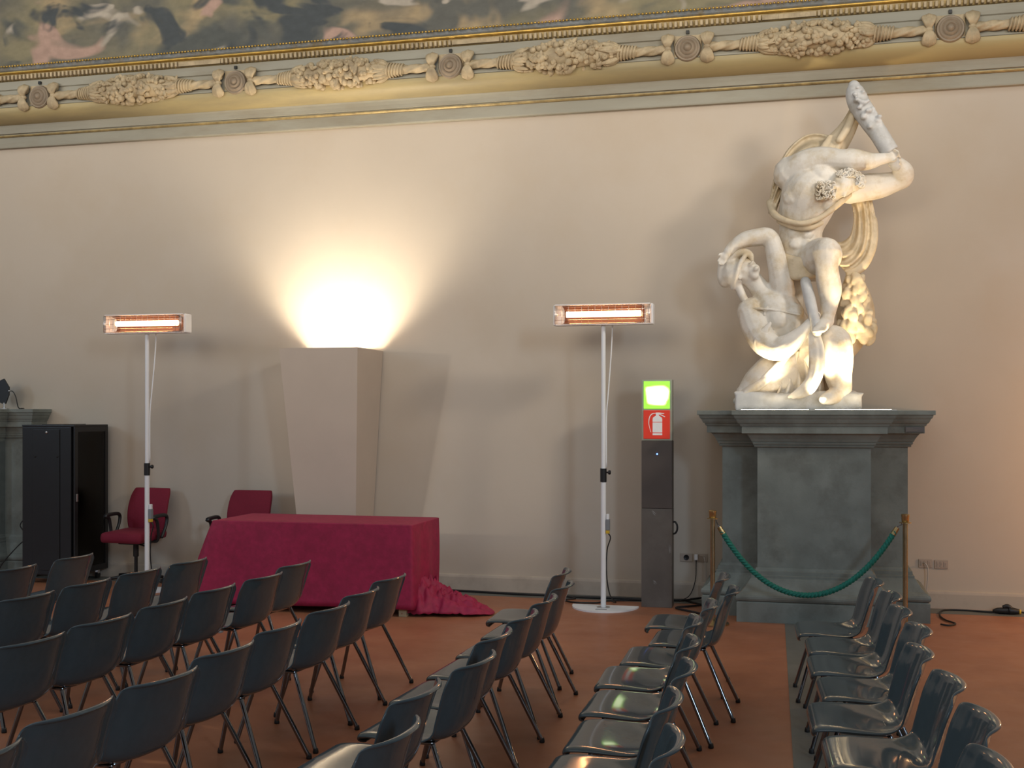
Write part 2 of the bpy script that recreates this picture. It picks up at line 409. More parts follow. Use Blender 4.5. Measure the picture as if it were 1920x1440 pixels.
def garland_bm(xa, xb, seed):
    rnd = random.Random(seed); b = NB(); L = xb-xa
    tube(b, [(xa+L*t, YF-.05, ZF) for t in (0, .15, .3, .5, .7, .85, 1)], [.050, .075, .095, .105, .095, .075, .050], 16, smooth_n=3)
    for i in range(190):
        t = rnd.random(); x = xa+L*t
        R = .050+.078*math.sin(PI*t)**.8
        a = rnd.uniform(-.25*PI, 1.25*PI)
        y = YF-.05-R*math.sin(a)*.9; z = ZF+R*math.cos(a)
        r = rnd.uniform(.022, .036)*(0.70+.4*math.sin(PI*t))
        ball(b, (x, y, z), r, (1, 1, 1))
        if rnd.random() < .5: ball(b, (x+r*.2, y-r*.85, z+r*.1), r*.35)
        if rnd.random() < .2:
            rot = Matrix.Rotation(rnd.uniform(0, 6.3), 4, 'Y') @ Matrix.Rotation(rnd.uniform(-.6, .6), 4, 'Z')
            ball(b, (x+.02, y-.012, z), r*1.1, (1.6, .4, .6), rot)
    for i in range(14):                     # long leaves at the two ends
        for s, xe in ((1, xa), (-1, xb)):
            a = rnd.uniform(-.1*PI, 1.1*PI); R = .052
            p0 = (xe, YF-.05-R*.8*math.sin(a), ZF+R*math.cos(a)); R2 = .115
            p1 = (xe+s*rnd.uniform(.10, .2), YF-.05-R2*.8*math.sin(a), ZF+R2*math.cos(a))
            pm = [(q+w_)/2 for q, w_ in zip(p0, p1)]
            tube(b, [p0, pm, p1], [.012, .026, .004], 7, smooth_n=4)
    return b
for i, cx in enumerate(ROS):
    if not -9.0 < cx < 3.6: continue
    obj('rosette', rosette_bm(cx), M['rosette'], cor, smooth=True, sharp=50)
    b = NB(); box(b, cx-.125, cx+.125, YF-.022, YF+.01, ZF-.125, ZF+.125, .008); obj('rosette_plate', b, M['carved'], cor)
    b = NB(); box(b, cx-.014, cx+.014, YF-.04, YF+.01, ZF+.135, ZF+.165); obj('iron_clip', b, M['black_metal'], cor)
    for s in (-1, 1): obj('ribbon_bow', bow_bm(cx+s*.178), M['carved'], cor, smooth=True)
    obj('cord', cord_bm(cx+.2, cx+.50), M['carved'], cor, smooth=True)
    obj('cord', cord_bm(cx-.50, cx-.2), M['carved'], cor, smooth=True)
for cx in ROS[:-1]:
    m0 = cx+2.262/2
    if not -9.5 < m0 < 3.6: continue
    obj('cord_binding', wrap_bm(cx+.47, cx+.64, .048, .072), M['carved'], cor, smooth=True)
    obj('cord_binding', wrap_bm(cx+2.262-.64, cx+2.262-.47, .072, .048), M['carved'], cor, smooth=True)
    obj('fruit_garland', garland_bm(cx+.62, cx+2.262-.62, int(cx*10)+50), M['carved'], cor, smooth=True)

# painting with its carved frame
PT = thing('wall_painting', 'large dark old painting above the carved cornice, mottled earth colours', 'painting', (-3, WY-.20, 5.262))
og = PT.location
b = NB(); box(b, -12, 5, WY-.235, WY-.003, 5.40, 7.6); obj('canvas', b, M['canvas'], PT, origin=og)
obj('egg_moulding', extrude_profile(NB(), [(.01, 5.262), (.27, 5.262), (.29, 5.275), (.30, 5.30), (.31, 5.333), (.01, 5.333)], -12, 5, WY), M['gilt_dark'], PT, origin=og)
b = NB()
x = -11.5; i = 0
while x < 4.5:
    i += 1
    if (i % 62) < 52:
        box(b, x-.013, x+.013, WY-.335, WY-.27, 5.272, 5.322, .008)
    else:
        box(b, x-.024, x+.024, WY-.322, WY-.27, 5.276, 5.318)
    x += .047
obj('egg_and_dart', b, M['carved'], PT, origin=og)
obj('gilt_fillet', extrude_profile(NB(), [(.01, 5.333), (.33, 5.333), (.345, 5.342), (.345, 5.352), (.33, 5.361), (.30, 5.366), (.01, 5.366)], -12, 5, WY), M['gilt'], PT, smooth=False, origin=og)
obj('leaf_moulding', extrude_profile(NB(), [(.01, 5.366), (.30, 5.366), (.315, 5.38), (.31, 5.40), (.285, 5.42), (.27, 5.428), (.01, 5.428)], -12, 5, WY), M['frame_grey'], PT, origin=og)
b = NB(); x = -11.5
while x < 4.5:
    ball(b, (x, WY-.302, 5.395), .03, (1.5, .5, .95), None, 1); ball(b, (x+.055, WY-.306, 5.383), .014, (.5, .7, 1.5), None, 1); x += .11
obj('leaf_carving', b, M['frame_grey'], PT, smooth=True, origin=og)
b = NB(); x = -11.5
while x < 4.5:
    ball(b, (x, WY-.272, 5.437), .0135, (1.1, 1, 1), None, 1); x += .034
obj('bead_moulding', b, M['gilt'], PT, smooth=True, origin=og)

# ------------------------------------------------------------------ stone pedestals
def pedestal(name, label, cx, F, C, yf, yc, scale=1, ztop=1.765):
    root = thing(name, label, 'pedestal', (cx, WY, 0))
    def loop(p, z):
        p *= scale
        yb = WY-.002
        pts = [(-F-p, yb), (-F-p, yf-p), (-C-p, yf-p), (-C-p, yc-p), (C+p, yc-p), (C+p, yf-p), (F+p, yf-p), (F+p, yb)]
        return [Vector((x, y-WY, z)) for x, y in pts]
    def seg(nm, prof):
        obj(nm, loft(NB(), [loop(p, z) for z, p in prof]), M['grey_stone'], root)
    k = ztop-1.765
    seg('plinth', [(0, .165), (.16, .165), (.17, .155)])
    seg('base_moulding', [(.17, .15), (.18, .165), (.195, .172), (.21, .172), (.225, .165), (.235, .15), (.245, .14), (.25, .125), (.275, .105), (.305, .085), (.335, .065), (.35, .058),
                          (.355, .05), (.375, .05), (.38, .035), (.41, .035), (.415, .018), (.435, .012), (.44, 0)])
    seg('shaft', [(.44, 0), (1.455+k, 0)])
    seg('capital', [(1.455+k, .0), (1.457+k, .022), (1.468+k, .028), (1.475+k, .022), (1.478+k, .034), (1.492+k, .04), (1.50+k, .036), (1.502+k, .045), (1.525+k, .055), (1.55+k, .072), (1.572+k, .09),
                    (1.574+k, .124), (1.634+k, .124), (1.636+k, .135), (1.655+k, .142), (1.658+k, .152), (1.675+k, .162), (1.695+k, .17), (1.698+k, .178), (1.715+k, .186), (1.727+k, .188)])
    seg('top_slab', [(1.727+k, .2), (1.730+k, .203), (1.762+k, .203), (1.765+k, .2)])
    return root
PD = pedestal('statue_pedestal', 'tall grey stone pedestal carrying the pale marble statue', .058, .772, .46, 10.42, 10.14)
b = NB(); pq = at(1710, 806, 10.285)
box(b, pq.x-.052-.058, pq.x+.095-.058, 10.278-WY, 10.30-WY, 1.585, 1.627); obj('plaque', b, M['plaque'], PD)
b = NB()
for r, wd in ((1.613, .05), (1.603, .10), (1.595, .08)):
    box(b, pq.x-.040-.058, pq.x-.040-.058+wd, 10.2765-WY, 10.2785-WY, r, r+.0035)
obj('plaque_lines', b, M['outlet_slot'], PD)
PL = pedestal('stone_pedestal', 'grey stone pedestal cut off by the left edge, behind black cabinet', -8.87, .80, .5, 10.93, 10.80, scale=.75, ztop=1.785)

# lighting strips along the pedestal's front edge
ls = thing('light_strip', 'thin bright light strip along the front top edge of the statue pedestal', 'lamp', (0.05, 9.985, 1.765))
b = NB(); box(b, -.60, .66, -.02, .02, 0, .006); obj('strip_housing', b, M['alu'], ls)
b = NB(); box(b, -.58, -.03, -.014, .014, .006, .0095); box(b, .02, .62, -.014, .014, .006, .0095)
obj('strip_lens', b, mat('warm_lens', (1, .9, .7), .4, emit=(1, .85, .6), estr=6), ls)
for sx, en, sz in ((-.34, 95, 1.0), (.06, 100, 1.0), (.44, 130, 1.05), (-.3, 2.5, 2.6), (.4, 4, 2.6)):
    lo = lamp('statue_uplight', 'SPOT', (0.05+sx, 9.965, 1.79), en, (1.0, .79, .48), (sx*.25, 10.33, 3.4), spot_size=sz, spot_blend=1.0, shadow_soft_size=.04)

# ------------------------------------------------------------------ marble statue group (generic figures)
SY = 10.42
st = thing('marble_statue', 'pale marble statue of club raising man above a kneeling draped figure', 'statue', (-.06, 10.42, 1.765))
so = st.location
PXM = .00452
def S(u, v, dy=0): return at(u, v, SY+dy)
def limb(bm, pts, seg=14, n=6):
    """pts: (u, v, dy, radius in photo pixels)"""
    P = [S(u, v, d) for u, v, d, r in pts]; R = [r*PXM for u, v, d, r in pts]
    tube(bm, P, R, seg, smooth_n=n)
    ball(bm, P[0], R[0]*.98); ball(bm, P[-1], R[-1]*.98)
def blob(bm, u, v, d, r, s=(1, 1, 1), rot=0):
    ball(bm, S(u, v, d), r*PXM, s, Matrix.Rotation(math.radians(rot), 4, 'Y'))
def hand(bm, u, v, d, ang, curl, size=1.0, seed=1):
    """palm, four bent fingers of unequal length and a thumb; ang = direction in the photo plane (degrees, 0 right, 90 up)"""
    c = S(u, v, d); a = math.radians(ang); ax = Vector((math.cos(a), 0, math.sin(a))); sd = Vector((-math.sin(a), 0, math.cos(a))); fr = Vector((0, -1, 0))
    k = .05*size
    ball(bm, c, k, (.95, .5, .85), Matrix.Rotation(-a, 4, 'Y'))
    for i, (off, ln) in enumerate(((-.66, .85), (-.22, 1.05), (.22, 1.0), (.64, .78))):
        p0 = c+sd*off*k+ax*k*.6; d1 = ax
        d2 = (ax*math.cos(curl)+fr*math.sin(curl)); d3 = (ax*math.cos(2*curl)+fr*math.sin(2*curl))
        p1 = p0+d1*k*.55*ln; p2 = p1+d2*k*.5*ln; p3 = p2+d3*k*.4*ln
        tube(bm, [p0, p1, p2, p3], [k*.24, k*.22, k*.2, k*.15], 8, smooth_n=3); ball(bm, p3, k*.15)
    q0 = c-sd*k*.6-ax*k*.2; q1 = q0-sd*k*.45+ax*k*.45+fr*k*.3; q2 = q1+ax*k*.5+fr*k*.4
    tube(bm, [q0, q1, q2], [k*.28, k*.25, k*.17], 8, smooth_n=3); ball(bm, q2, k*.17)
def marble(name, bm, m, parent, voxel=.014, smooth=3):
    o = obj(name, bm, m, parent, smooth=True, origin=so)
    bake(o, [('REMESH', dict(mode='VOXEL', voxel_size=voxel, use_smooth_shade=True)), ('SMOOTH', dict(iterations=smooth, factor=.5))])
    return o
# base block
b = NB()
bl = []
for z, g in ((1.765, 0), (1.80, .004), (1.88, 0), (1.905, -.01), (1.92, -.03)):
    bl.append([Vector((x+math.copysign(g, x+.06), y-(g if y < 10.5 else -g), z+(.012*math.sin(x*9) if z > 1.89 else 0))) for x, y in
               [(-.586+1.03*i/10, 10.11+.008*math.sin(i*2.1)) for i in range(11)]+[(.444, 10.8), (-.586, 10.8)]])
loft(b, bl)
blob(b, 1400, 752, -.12, 20, (1.4, 1.1, .5)); blob(b, 1585, 742, -.1, 26, (1, 1, .5)); blob(b, 1500, 752, -.12, 30, (1.6, 1, .35))
marble('base_block', b, M['marble_grey'], st, .014, 2)

def sheet(bm, rows, nf, amp, thick, nt=40, ns=48):
    """hanging cloth: rows of (u, v, dy) across the cloth, smoothed both ways, with nf folds across"""
    rows = [catmull(r, 12) for r in rows]
    cols = [catmull([r[k] for r in rows], 7) for k in range(len(rows[0]))]
    F, Bk = [], []
    for j in range(len(cols[0])):
        fr, br = [], []
        for k in range(len(cols)):
            s_ = k/(len(cols)-1); t_ = j/(len(cols[0])-1); q = cols[k][j]
            w_ = math.sin(2*PI*nf*s_+1.3*math.sin(2.2*t_*PI)); w_ = math.copysign(abs(w_)**.8, w_)
            dy = q[2]-amp*w_*(.6+.4*t_)
            fr.append(bm.verts.new(S(q[0], q[1], dy))); br.append(bm.verts.new(S(q[0], q[1], dy+thick)))
        F.append(fr); Bk.append(br)
    nj, nk = len(F), len(F[0])
    for j in range(nj-1):
        for k in range(nk-1):
            bm.faces.new((F[j][k], F[j][k+1], F[j+1][k+1], F[j+1][k])); bm.faces.new((Bk[j][k], Bk[j+1][k], Bk[j+1][k+1], Bk[j][k+1]))
    for j in range(nj-1):
        for k in (0, nk-1): bm.faces.new((F[j][k], F[j+1][k], Bk[j+1][k], Bk[j][k]))
    for k in range(nk-1):
        for j in (0, nj-1): bm.faces.new((F[j][k], F[j][k+1], Bk[j][k+1], Bk[j][k]))
# standing man
b = NB()
limb(b, [(1500, 492, .05, 40), (1500, 462, .03, 43), (1502, 430, .0, 41), (1510, 395, -.04, 50), (1522, 360, -.09, 54), (1540, 335, -.12, 44)], 18)
blob(b, 1497, 372, -.20, 26, (1.2, .7, .9), 20); blob(b, 1548, 375, -.20, 25, (1.2, .7, .9), -20)   # chest
for u, v in ((1490, 418), (1512, 420), (1490, 438), (1512, 440), (1492, 458), (1511, 459)): blob(b, u, v, -.145, 13, (1, .7, .85))
blob(b, 1470, 408, -.06, 17, (.7, .8, 1.5)); blob(b, 1545, 405, -.06, 17, (.7, .8, 1.4), 15)
blob(b, 1484, 326, -.08, 35, (1, .9, 1), 0); blob(b, 1592, 354, -.06, 28)                                   # shoulders
limb(b, [(1484, 326, -.08, 31), (1515, 308, -.15, 29), (1545, 299, -.2, 24), (1575, 300, -.24, 20), (1600, 300, -.25, 21), (1630, 302, -.24, 16), (1652, 298, -.22, 11), (1664, 296, -.20, 10)])
limb(b, [(1590, 356, -.05, 27), (1618, 352, -.02, 26), (1650, 348, .0, 24), (1680, 340, .0, 19), (1694, 334, -.02, 18), (1693, 322, -.06, 19), (1685, 310, -.1, 15), (1676, 302, -.13, 11)])
limb(b, [(1550, 335, -.12, 26), (1562, 340, -.18, 21), (1572, 346, -.22, 22)])                              # neck
blob(b, 1578, 347, -.25, 25, (1.15, 1, .92), -25)                                                          # head
blob(b, 1566, 349, -.345, 5, (1.8, 1.3, .8), 35); blob(b, 1576, 341, -.335, 9, (1.6, .6, .5), 35)           # nose, brow
blob(b, 1556, 355, -.32, 9, (1.2, .9, .7), 30); blob(b, 1583, 362, -.3, 7, (.7, .8, 1.2), 0)
limb(b, [(1520, 492, 0, 38), (1534, 486, -.12, 38), (1545, 478, -.26, 34), (1549, 472, -.36, 27)])         # raised thigh
limb(b, [(1549, 472, -.36, 27), (1550, 496, -.37, 21), (1552, 520, -.34, 22), (1556, 545, -.31, 22), (1555, 572, -.30, 16), (1552, 592, -.30, 13), (1550, 602, -.32, 14)])
blob(b, 1549, 466, -.42, 18, (1, .7, 1.1))
limb(b, [(1552, 600, -.28, 12), (1546, 607, -.36, 13), (1538, 614, -.44, 11), (1533, 618, -.48, 8)])
for i in range(5): limb(b, [(1527+i*5, 617-i*.6, -.47, 4.2), (1525+i*5, 621-i*.6, -.52, 3.4)], 8, 3)
limb(b, [(1482, 495, .05, 38), (1474, 535, .10, 34), (1478, 590, .16, 29), (1488, 630, .2, 24), (1498, 690, .22, 22), (1500, 745, .22, 18)])
hand(b, 1668, 295, -.22, 35, .75, .95); hand(b, 1674, 306, -.16, 60, .8, .95)
man = marble('standing_man', b, M['marble'], st, .010, 2)
# curls of hair and beard
rnd = random.Random(3); b = NB()
for i in range(230):
    if i < 150:
        a = rnd.uniform(-.5, 2.6); rr = rnd.uniform(.6, 1.05); u = 1592+26*rr*math.cos(a)*1.05; v = 341-20*rr*math.sin(a); d = -.25-.11*(1-rr*.75)-rnd.uniform(0, .03)
        if u < 1574 and v > 336: continue
    else:
        u = rnd.uniform(1533, 1566); v = 356+rnd.uniform(-14, 16)-(u-1550)*.15; d = -.29-rnd.uniform(0, .05)
    p = S(u, v, d); r = rnd.uniform(.012, .018); ph = rnd.uniform(0, 6)
    tube(b, [p+Vector((r*math.cos(ph+t*1.3), -.008*t, r*math.sin(ph+t*1.3))) for t in range(5)], [.010, .010, .009, .008, .005], 6)
blob(b, 1550, 357, -.26, 15, (1.1, .8, .9)); blob(b, 1596, 340, -.24, 24, (1, .9, .85))
obj('curly_hair', b, M['marble'], man, smooth=True, origin=so)
# club with knots
b = NB()
limb(b, [(1680, 312, -.14, 10), (1672, 298, -.17, 11), (1660, 272, -.17, 14), (1644, 246, -.16, 17), (1628, 222, -.14, 19), (1612, 197, -.12, 20), (1605, 180, -.11, 19), (1602, 168, -.11, 16), (1601, 162, -.11, 12)], 16)
for i in range(46):
    t = rnd.random(); u = 1650-46*t+rnd.uniform(-15, 15); v = 250-84*t+rnd.uniform(-5, 5)
    blob(b, u, v, -.16-rnd.uniform(.0, .09), rnd.uniform(4, 7), (1, .9, .8))
for i in range(9):
    t = i/8; u, v = 1668-22*t, 284-36*t
    p = S(u, v, -.17); ring = [p+Vector((.068*math.cos(a)*.86+.0, .066*math.sin(a), .068*math.cos(a)*.5)) for a in [2*PI*k/16 for k in range(17)]]
    tube(b, ring, .011, 6)
marble('club', b, M['marble_grey'], st, .010, 1)
# cloak over the back, tied across the chest, blown out to the right
b = NB()
limb(b, [(1606, 205, -.06, 12), (1596, 228, -.02, 15), (1582, 252, .0, 19), (1562, 278, .02, 24), (1540, 305, .0, 26)], 14)
limb(b, [(1598, 216, -.1, 7), (1588, 240, -.1, 8), (1574, 262, -.12, 7)])
for o_ in (-1, 0, 1): limb(b, [(1566+o_*10, 262+o_*4, -.06, 6), (1552+o_*11, 285+o_*4, -.1, 7), (1538+o_*10, 305+o_*3, -.1, 6)], 8)
sheet(b, [[(1566, 258, .03), (1570, 285, -.05), (1560, 305, -.06)], [(1535, 250, .03), (1530, 282, -.07), (1525, 312, -.05)], [(1505, 256, .03), (1502, 292, -.06), (1500, 322, -.03)],
          [(1474, 283, .03), (1480, 310, -.05), (1486, 338, -.02)], [(1453, 325, .02), (1461, 345, -.05), (1470, 362, -.03)], [(1443, 372, .0), (1449, 380, -.07), (1458, 390, -.06)], [(1440, 400, -.03), (1446, 404, -.10), (1453, 410, -.12)]], 3, .045, .05)
limb(b, [(1443, 380, -.05, 7), (1452, 402, -.16, 7), (1475, 414, -.24, 5.5), (1502, 419, -.27, 5.5), (1530, 412, -.27, 5.5), (1556, 396, -.25, 5.5), (1578, 375, -.20, 8), (1592, 362, -.14, 8)])
limb(b, [(1460, 415, -.15, 5), (1485, 424, -.2, 6), (1515, 427, -.22, 6), (1540, 418, -.2, 5)])
sheet(b, [[(1588, 366, .10), (1612, 366, .02), (1634, 366, .06)], [(1598, 390, .10), (1620, 390, .02), (1638, 388, .05)], [(1600, 415, .09), (1622, 415, .0), (1642, 412, .03)],
          [(1594, 440, .08), (1618, 448, -.02), (1641, 444, .01)], [(1580, 452, .06), (1606, 474, -.04), (1634, 474, -.01)], [(1566, 452, .04), (1588, 492, -.05), (1616, 502, -.02)], [(1552, 446, .03), (1572, 494, -.03), (1590, 516, -.01)]], 4, .030, .035)
limb(b, [(1640, 412, .04, 5), (1641, 440, .02, 6), (1635, 470, .0, 7), (1618, 500, -.02, 8), (1592, 516, -.02, 7)])
# hip cloth
for i in range(6): limb(b, [(1462+i*2, 478+i*5, -.1, 7), (1490, 488+i*6, -.19, 8), (1520+i, 490+i*5, -.19, 7)], 10)
marble('cloak', b, M['marble_tan'], man, .010, 2)
# kneeling draped figure
b = NB()
limb(b, [(1505, 672, .02, 46), (1492, 645, -.02, 42), (1476, 615, -.06, 43), (1458, 585, -.08, 44), (1440, 562, -.08, 34), (1428, 546, -.09, 21), (1417, 532, -.1, 18), (1408, 522, -.11, 19)], 18)
blob(b, 1460, 598, -.24, 19, (1, .7, 1), 0); blob(b, 1490, 585, -.2, 18, (1, .7, 1), 0)
blob(b, 1395, 508, -.13, 25, (1.0, .95, 1.1), 30)                                                # head, turned up
blob(b, 1413, 508, -.19, 12, (1, .9, 1.2), 30); blob(b, 1418, 503, -.24, 4.5, (1.4, 1, 1), -35); blob(b, 1415, 517, -.2, 9, (1, .8, .9)); blob(b, 1409, 494, -.23, 6, (1.3, .6, .6), -50)
blob(b, 1386, 520, -.22, 5, (.7, .6, 1.3))                                                      # ear
limb(b, [(1468, 552, -.1, 24), (1464, 522, -.14, 22), (1457, 490, -.16, 19), (1449, 458, -.16, 17), (1440, 444, -.16, 17), (1420, 445, -.17, 17), (1395, 450, -.18, 15), (1375, 462, -.19, 11), (1366, 472, -.2, 10)])
hand(b, 1360, 480, -.21, 235, .35, .9)
blob(b, 1408, 584, -.13, 27); limb(b, [(1408, 584, -.13, 25), (1416, 612, -.19, 27), (1432, 640, -.26, 26), (1455, 654, -.31, 23), (1475, 648, -.35, 21), (1496, 632, -.37, 16), (1512, 616, -.38, 12), (1520, 606, -.38, 11)])
hand(b, 1524, 601, -.385, 60, .75, .95)
limb(b, [(1512, 672, 0, 42), (1536, 655, -.14, 38), (1560, 640, -.27, 31), (1568, 648, -.3, 29), (1570, 675, -.28, 29), (1572, 705, -.25, 25), (1578, 732, -.24, 20)])
limb(b, [(1575, 738, -.22, 16), (1560, 744, -.32, 15), (1545, 749, -.38, 10)])
limb(b, [(1500, 678, .0, 46), (1462, 700, -.06, 46), (1425, 722, -.12, 36), (1402, 740, -.14, 24)])
limb(b, [(1400, 742, -.08, 20), (1440, 745, .05, 22), (1500, 748, .2, 18)])
kn = marble('kneeling_figure', b, M['marble'], st, .010, 2)
# helmet with crest
b = NB()
blob(b, 1378, 512, -.12, 27, (1, 1, 1.05), 20); blob(b, 1362, 522, -.1, 17, (.9, 1, 1.1), 25)
limb(b, [(1352, 520, -.12, 8), (1356, 495, -.14, 9), (1372, 480, -.15, 9), (1392, 473, -.16, 9), (1406, 478, -.17, 7), (1410, 488, -.18, 4)])
limb(b, [(1398, 478, -.2, 5), (1386, 498, -.24, 5), (1380, 520, -.22, 5), (1374, 540, -.15, 5)], 8)
limb(b, [(1384, 535, -.14, 8), (1392, 555, -.14, 8), (1402, 572, -.16, 7), (1404, 584, -.2, 5)], 8)
marble('helmet', b, M['marble'], kn, .010, 2)
# drapery of the kneeling figure
b = NB()
sheet(b, [[(1474, 660, -.18), (1500, 656, -.22), (1530, 656, -.22)], [(1468, 685, -.20), (1500, 685, -.20), (1540, 685, -.20)], [(1462, 715, -.22), (1500, 715, -.20), (1544, 715, -.18)], [(1452, 747, -.24), (1500, 748, -.22), (1548, 747, -.18)]], 5, .040, .05)
for i in range(7):
    t = i/6
    limb(b, [(1484-t*4, 662+t*3, -.27, 4.5), (1462-t*6, 680+t*14, -.29, 5.5), (1436-t*8, 704+t*20, -.27, 5), (1410-t*14, 728+t*16, -.24, 4)], 8)
for i in range(6): limb(b, [(1432-i*5, 712+i*6, -.285+i*.015, 4.5), (1410-i*4, 724+i*4, -.275, 5), (1386+i, 738+i*2, -.20, 4)], 8)
for k, (dx, r) in enumerate(((0, 8), (9, 7), (-8, 6))):
    limb(b, [(1524+dx*.7, 622, -.39, r*.8), (1530+dx, 655, -.42, r), (1530+dx, 690, -.42, r), (1522+dx, 715, -.41, r), (1505+dx*1.5, 735, -.38, r*.8), (1488+dx, 744, -.36, r*.6)], 10)
limb(b, [(1545, 655, -.36, 5), (1566, 668, -.39, 5), (1584, 690, -.36, 5), (1592, 715, -.28, 5)], 8)
limb(b, [(1450, 560, -.22, 3.5), (1440, 575, -.24, 3.5), (1433, 590, -.24, 3.5)], 8); limb(b, [(1407, 578, -.23, 3), (1450, 581, -.27, 3), (1500, 590, -.26, 3)], 8)
for i in range(5): limb(b, [(1424+i*5, 622-i*4, -.33, 3.4), (1416+i*4, 640, -.34, 4), (1420+i*4, 655+i, -.32, 3.4)], 8)
marble('drapery', b, M['marble'], kn, .009, 1)
b = NB()
limb(b, [(1510, 528, -.3, 10), (1518, 560, -.35, 11), (1525, 590, -.40, 10), (1532, 622, -.43, 10)], 10)
marble('sword_hilt', b, M['marble_grey'], kn, .012, 1)
# leafy tree stump behind
b = NB()
limb(b, [(1600, 520, .12, 16), (1602, 560, .12, 32), (1604, 600, .12, 36), (1596, 636, .12, 26), (1572, 680, .12, 20), (1560, 745, .10, 26)], 14)
limb(b, [(1608, 600, .1, 20), (1622, 622, .06, 16), (1634, 630, .04, 7)])
for i in range(95):
    t = rnd.random(); v = 520+t*122; hw = 12+28*t**.8
    u = 1602+rnd.uniform(-1, 1)*hw
    ball(b, S(u, v, -.03-rnd.uniform(0, .09)+.09*abs(u-1600)/40), rnd.uniform(.026, .042), (1.0, .6, 1.6), Matrix.Rotation(rnd.uniform(-.8, .8), 4, 'Y'))
marble('leafy_stump', b, M['marble_tan'], st, .010, 1)

# ------------------------------------------------------------------ flared uplight box by the wall
ub = thing('uplight_box', 'tall beige flared box with warm uplight, against wall behind draped table', 'lamp', (-4.52, 10.9, 0))
def bl4(z, t, inset=0):
    k = (2.365-z)/1.595
    x0 = -4.92+.088*k+inset; x1 = -4.115-.095*k-inset; y0 = 10.4+.2*k+inset; y1 = 11.085-inset
    return [Vector((x0, y0, z)), Vector((x1, y0, z)), Vector((x1, y1, z)), Vector((x0, y1, z))]
b = NB(); loft(b, [bl4(0, 0), bl4(2.365, 0), bl4(2.365, 0, .018), bl4(1.85, 0, .018)])
obj('flared_box', b, M['box_paint'], ub, origin=ub.location)
b = NB(); lathe(b, [(.04, 1.85), (.05, 1.88), (.09, 1.93), (.09, 1.94), (.08, 1.94), (.05, 1.90), (.01, 1.895)], (-4.52, 10.62, 0.0), 24)
obj('lamp_bowl', b, M['alu'], ub, smooth=True, origin=ub.location)
b = NB(); ball(b, (-4.52, 10.62, 1.96), .035); obj('bulb', b, mat('warm_bulb', (1, .9, .7), .4, emit=(1, .8, .5), estr=30), ub, smooth=True, origin=ub.location)
lamp('box_uplight', 'SPOT', (-4.52, 10.60, 2.02), 345, (1.0, .87, .68), (-4.52, 10.76, 5.0), spot_size=2.35, spot_blend=1.0, shadow_soft_size=.17)

# ------------------------------------------------------------------ table under the crimson cloth
TX0, TX1, TY0, TY1, TZ = -5.12, -3.27, 9.50, 10.24, .785
tb = thing('long_table', 'long table hidden under the crimson cloth, pale wooden foot showing', 'table', ((TX0+TX1)/2, (TY0+TY1)/2, 0))
to = tb.location
b = NB(); box(b, TX0+.01, TX1-.01, TY0+.01, TY1-.01, TZ-.04, TZ-.006); obj('tabletop', b, M['wood'], tb, origin=to)
for x in (TX0+.08, TX1-.08):
    for y in (TY0+.034, TY1-.07):
        b = NB(); box(b, x-.035, x+.035, y-.03, y+.03, 0, TZ-.04, .004); obj('leg', b, M['wood'], tb, origin=to)
# cloth: rounded-rectangle rings, flat over the top, hanging with folds
def cloth_ring(d, n=360):
    """d <= 0: inset over the top; d > 0: distance hung below the edge"""
    pts = []
    ax, ay = (TX1-TX0)/2+.008, (TY1-TY0)/2+.008; cx, cy = (TX0+TX1)/2, (TY0+TY1)/2
    rc = .02
    per = [(ax, -ay), (ax, ay), (-ax, ay), (-ax, -ay)]
    lens = [2*ay, 2*ax, 2*ay, 2*ax]; tot = sum(lens)
    for i in range(n):
        s = (i+.5)/n*tot; k = 0
        while s > lens[k]: s -= lens[k]; k += 1
        p, q = per[k], per[(k+1) % 4]; t = s/lens[k]
        x = p[0]+(q[0]-p[0])*t; y = p[1]+(q[1]-p[1])*t
        nx, ny = ((1, 0), (0, 1), (-1, 0), (0, -1))[k]
        e = min(t, 1-t)*lens[k]                      # distance to the nearest corner
        if d <= 0:
            f = 1+d; pts.append(Vector((cx+x*f, cy+y*f, TZ+.004*(1 if f < .99 else .6)))); continue
        h = d/.715
        cn = math.exp(-(e/.16)**2)
        cx_s = 1 if x > 0 else -1; cy_s = 1 if y > 0 else -1
        out = .004+.02*h
        off = Vector((nx*out, ny*out, 0))
        amp = .012*h*(1-cn)
        wob = math.sin(x*7+y*5)*.6+math.sin(x*17+1)*.25+noise.noise(Vector((x*3, y*3, d*1.5)))
        off += Vector((nx, ny, 0))*amp*wob
        fl = {(-1, -1): .22, (-1, 1): .12, (1, 1): -.02, (1, -1): .02}[(cx_s, cy_s)]
        off += Vector((cx_s*.75, cy_s*.35, 0))*fl*cn*h**.9
        if k == 2: off += Vector((-.09*h**.9*(1-.3*cn), 0, 0))           # left side flares
        if k == 0:                                                # right side, bunched folds
            off += Vector((-.015*h+.012*math.sin(y*19+.8)*h**.6*(1-cn*.6)+.012*math.sin(PI*min(1, h))*max(0, t-.25), 0, 0))
        zz = TZ-d*(1-.012*math.sin(x*3))+.003
        pts.append(Vector((cx+x+off.x, cy+y+off.y, max(zz, .018+.01*abs(math.sin(i*.7))))))
    return pts
b = NB()
rings = [cloth_ring(d) for d in (-1+.001, -.6, -.3, -.1, -.02, -.005)]+[cloth_ring(.002)]+[cloth_ring(.715*((j+.2)/16)) for j in range(17)]
vs = [[b.verts.new(p) for p in r] for r in rings]
for a, c in zip(vs, vs[1:]):
    n = len(a)
    for k in range(n): b.faces.new((a[k], a[(k+1) % n], c[(k+1) % n], c[k]))
b.faces.new(vs[0][::-1])
tc_ = free('tablecloth', b, M['cloth'], (to.x, to.y, TZ), smooth=True)
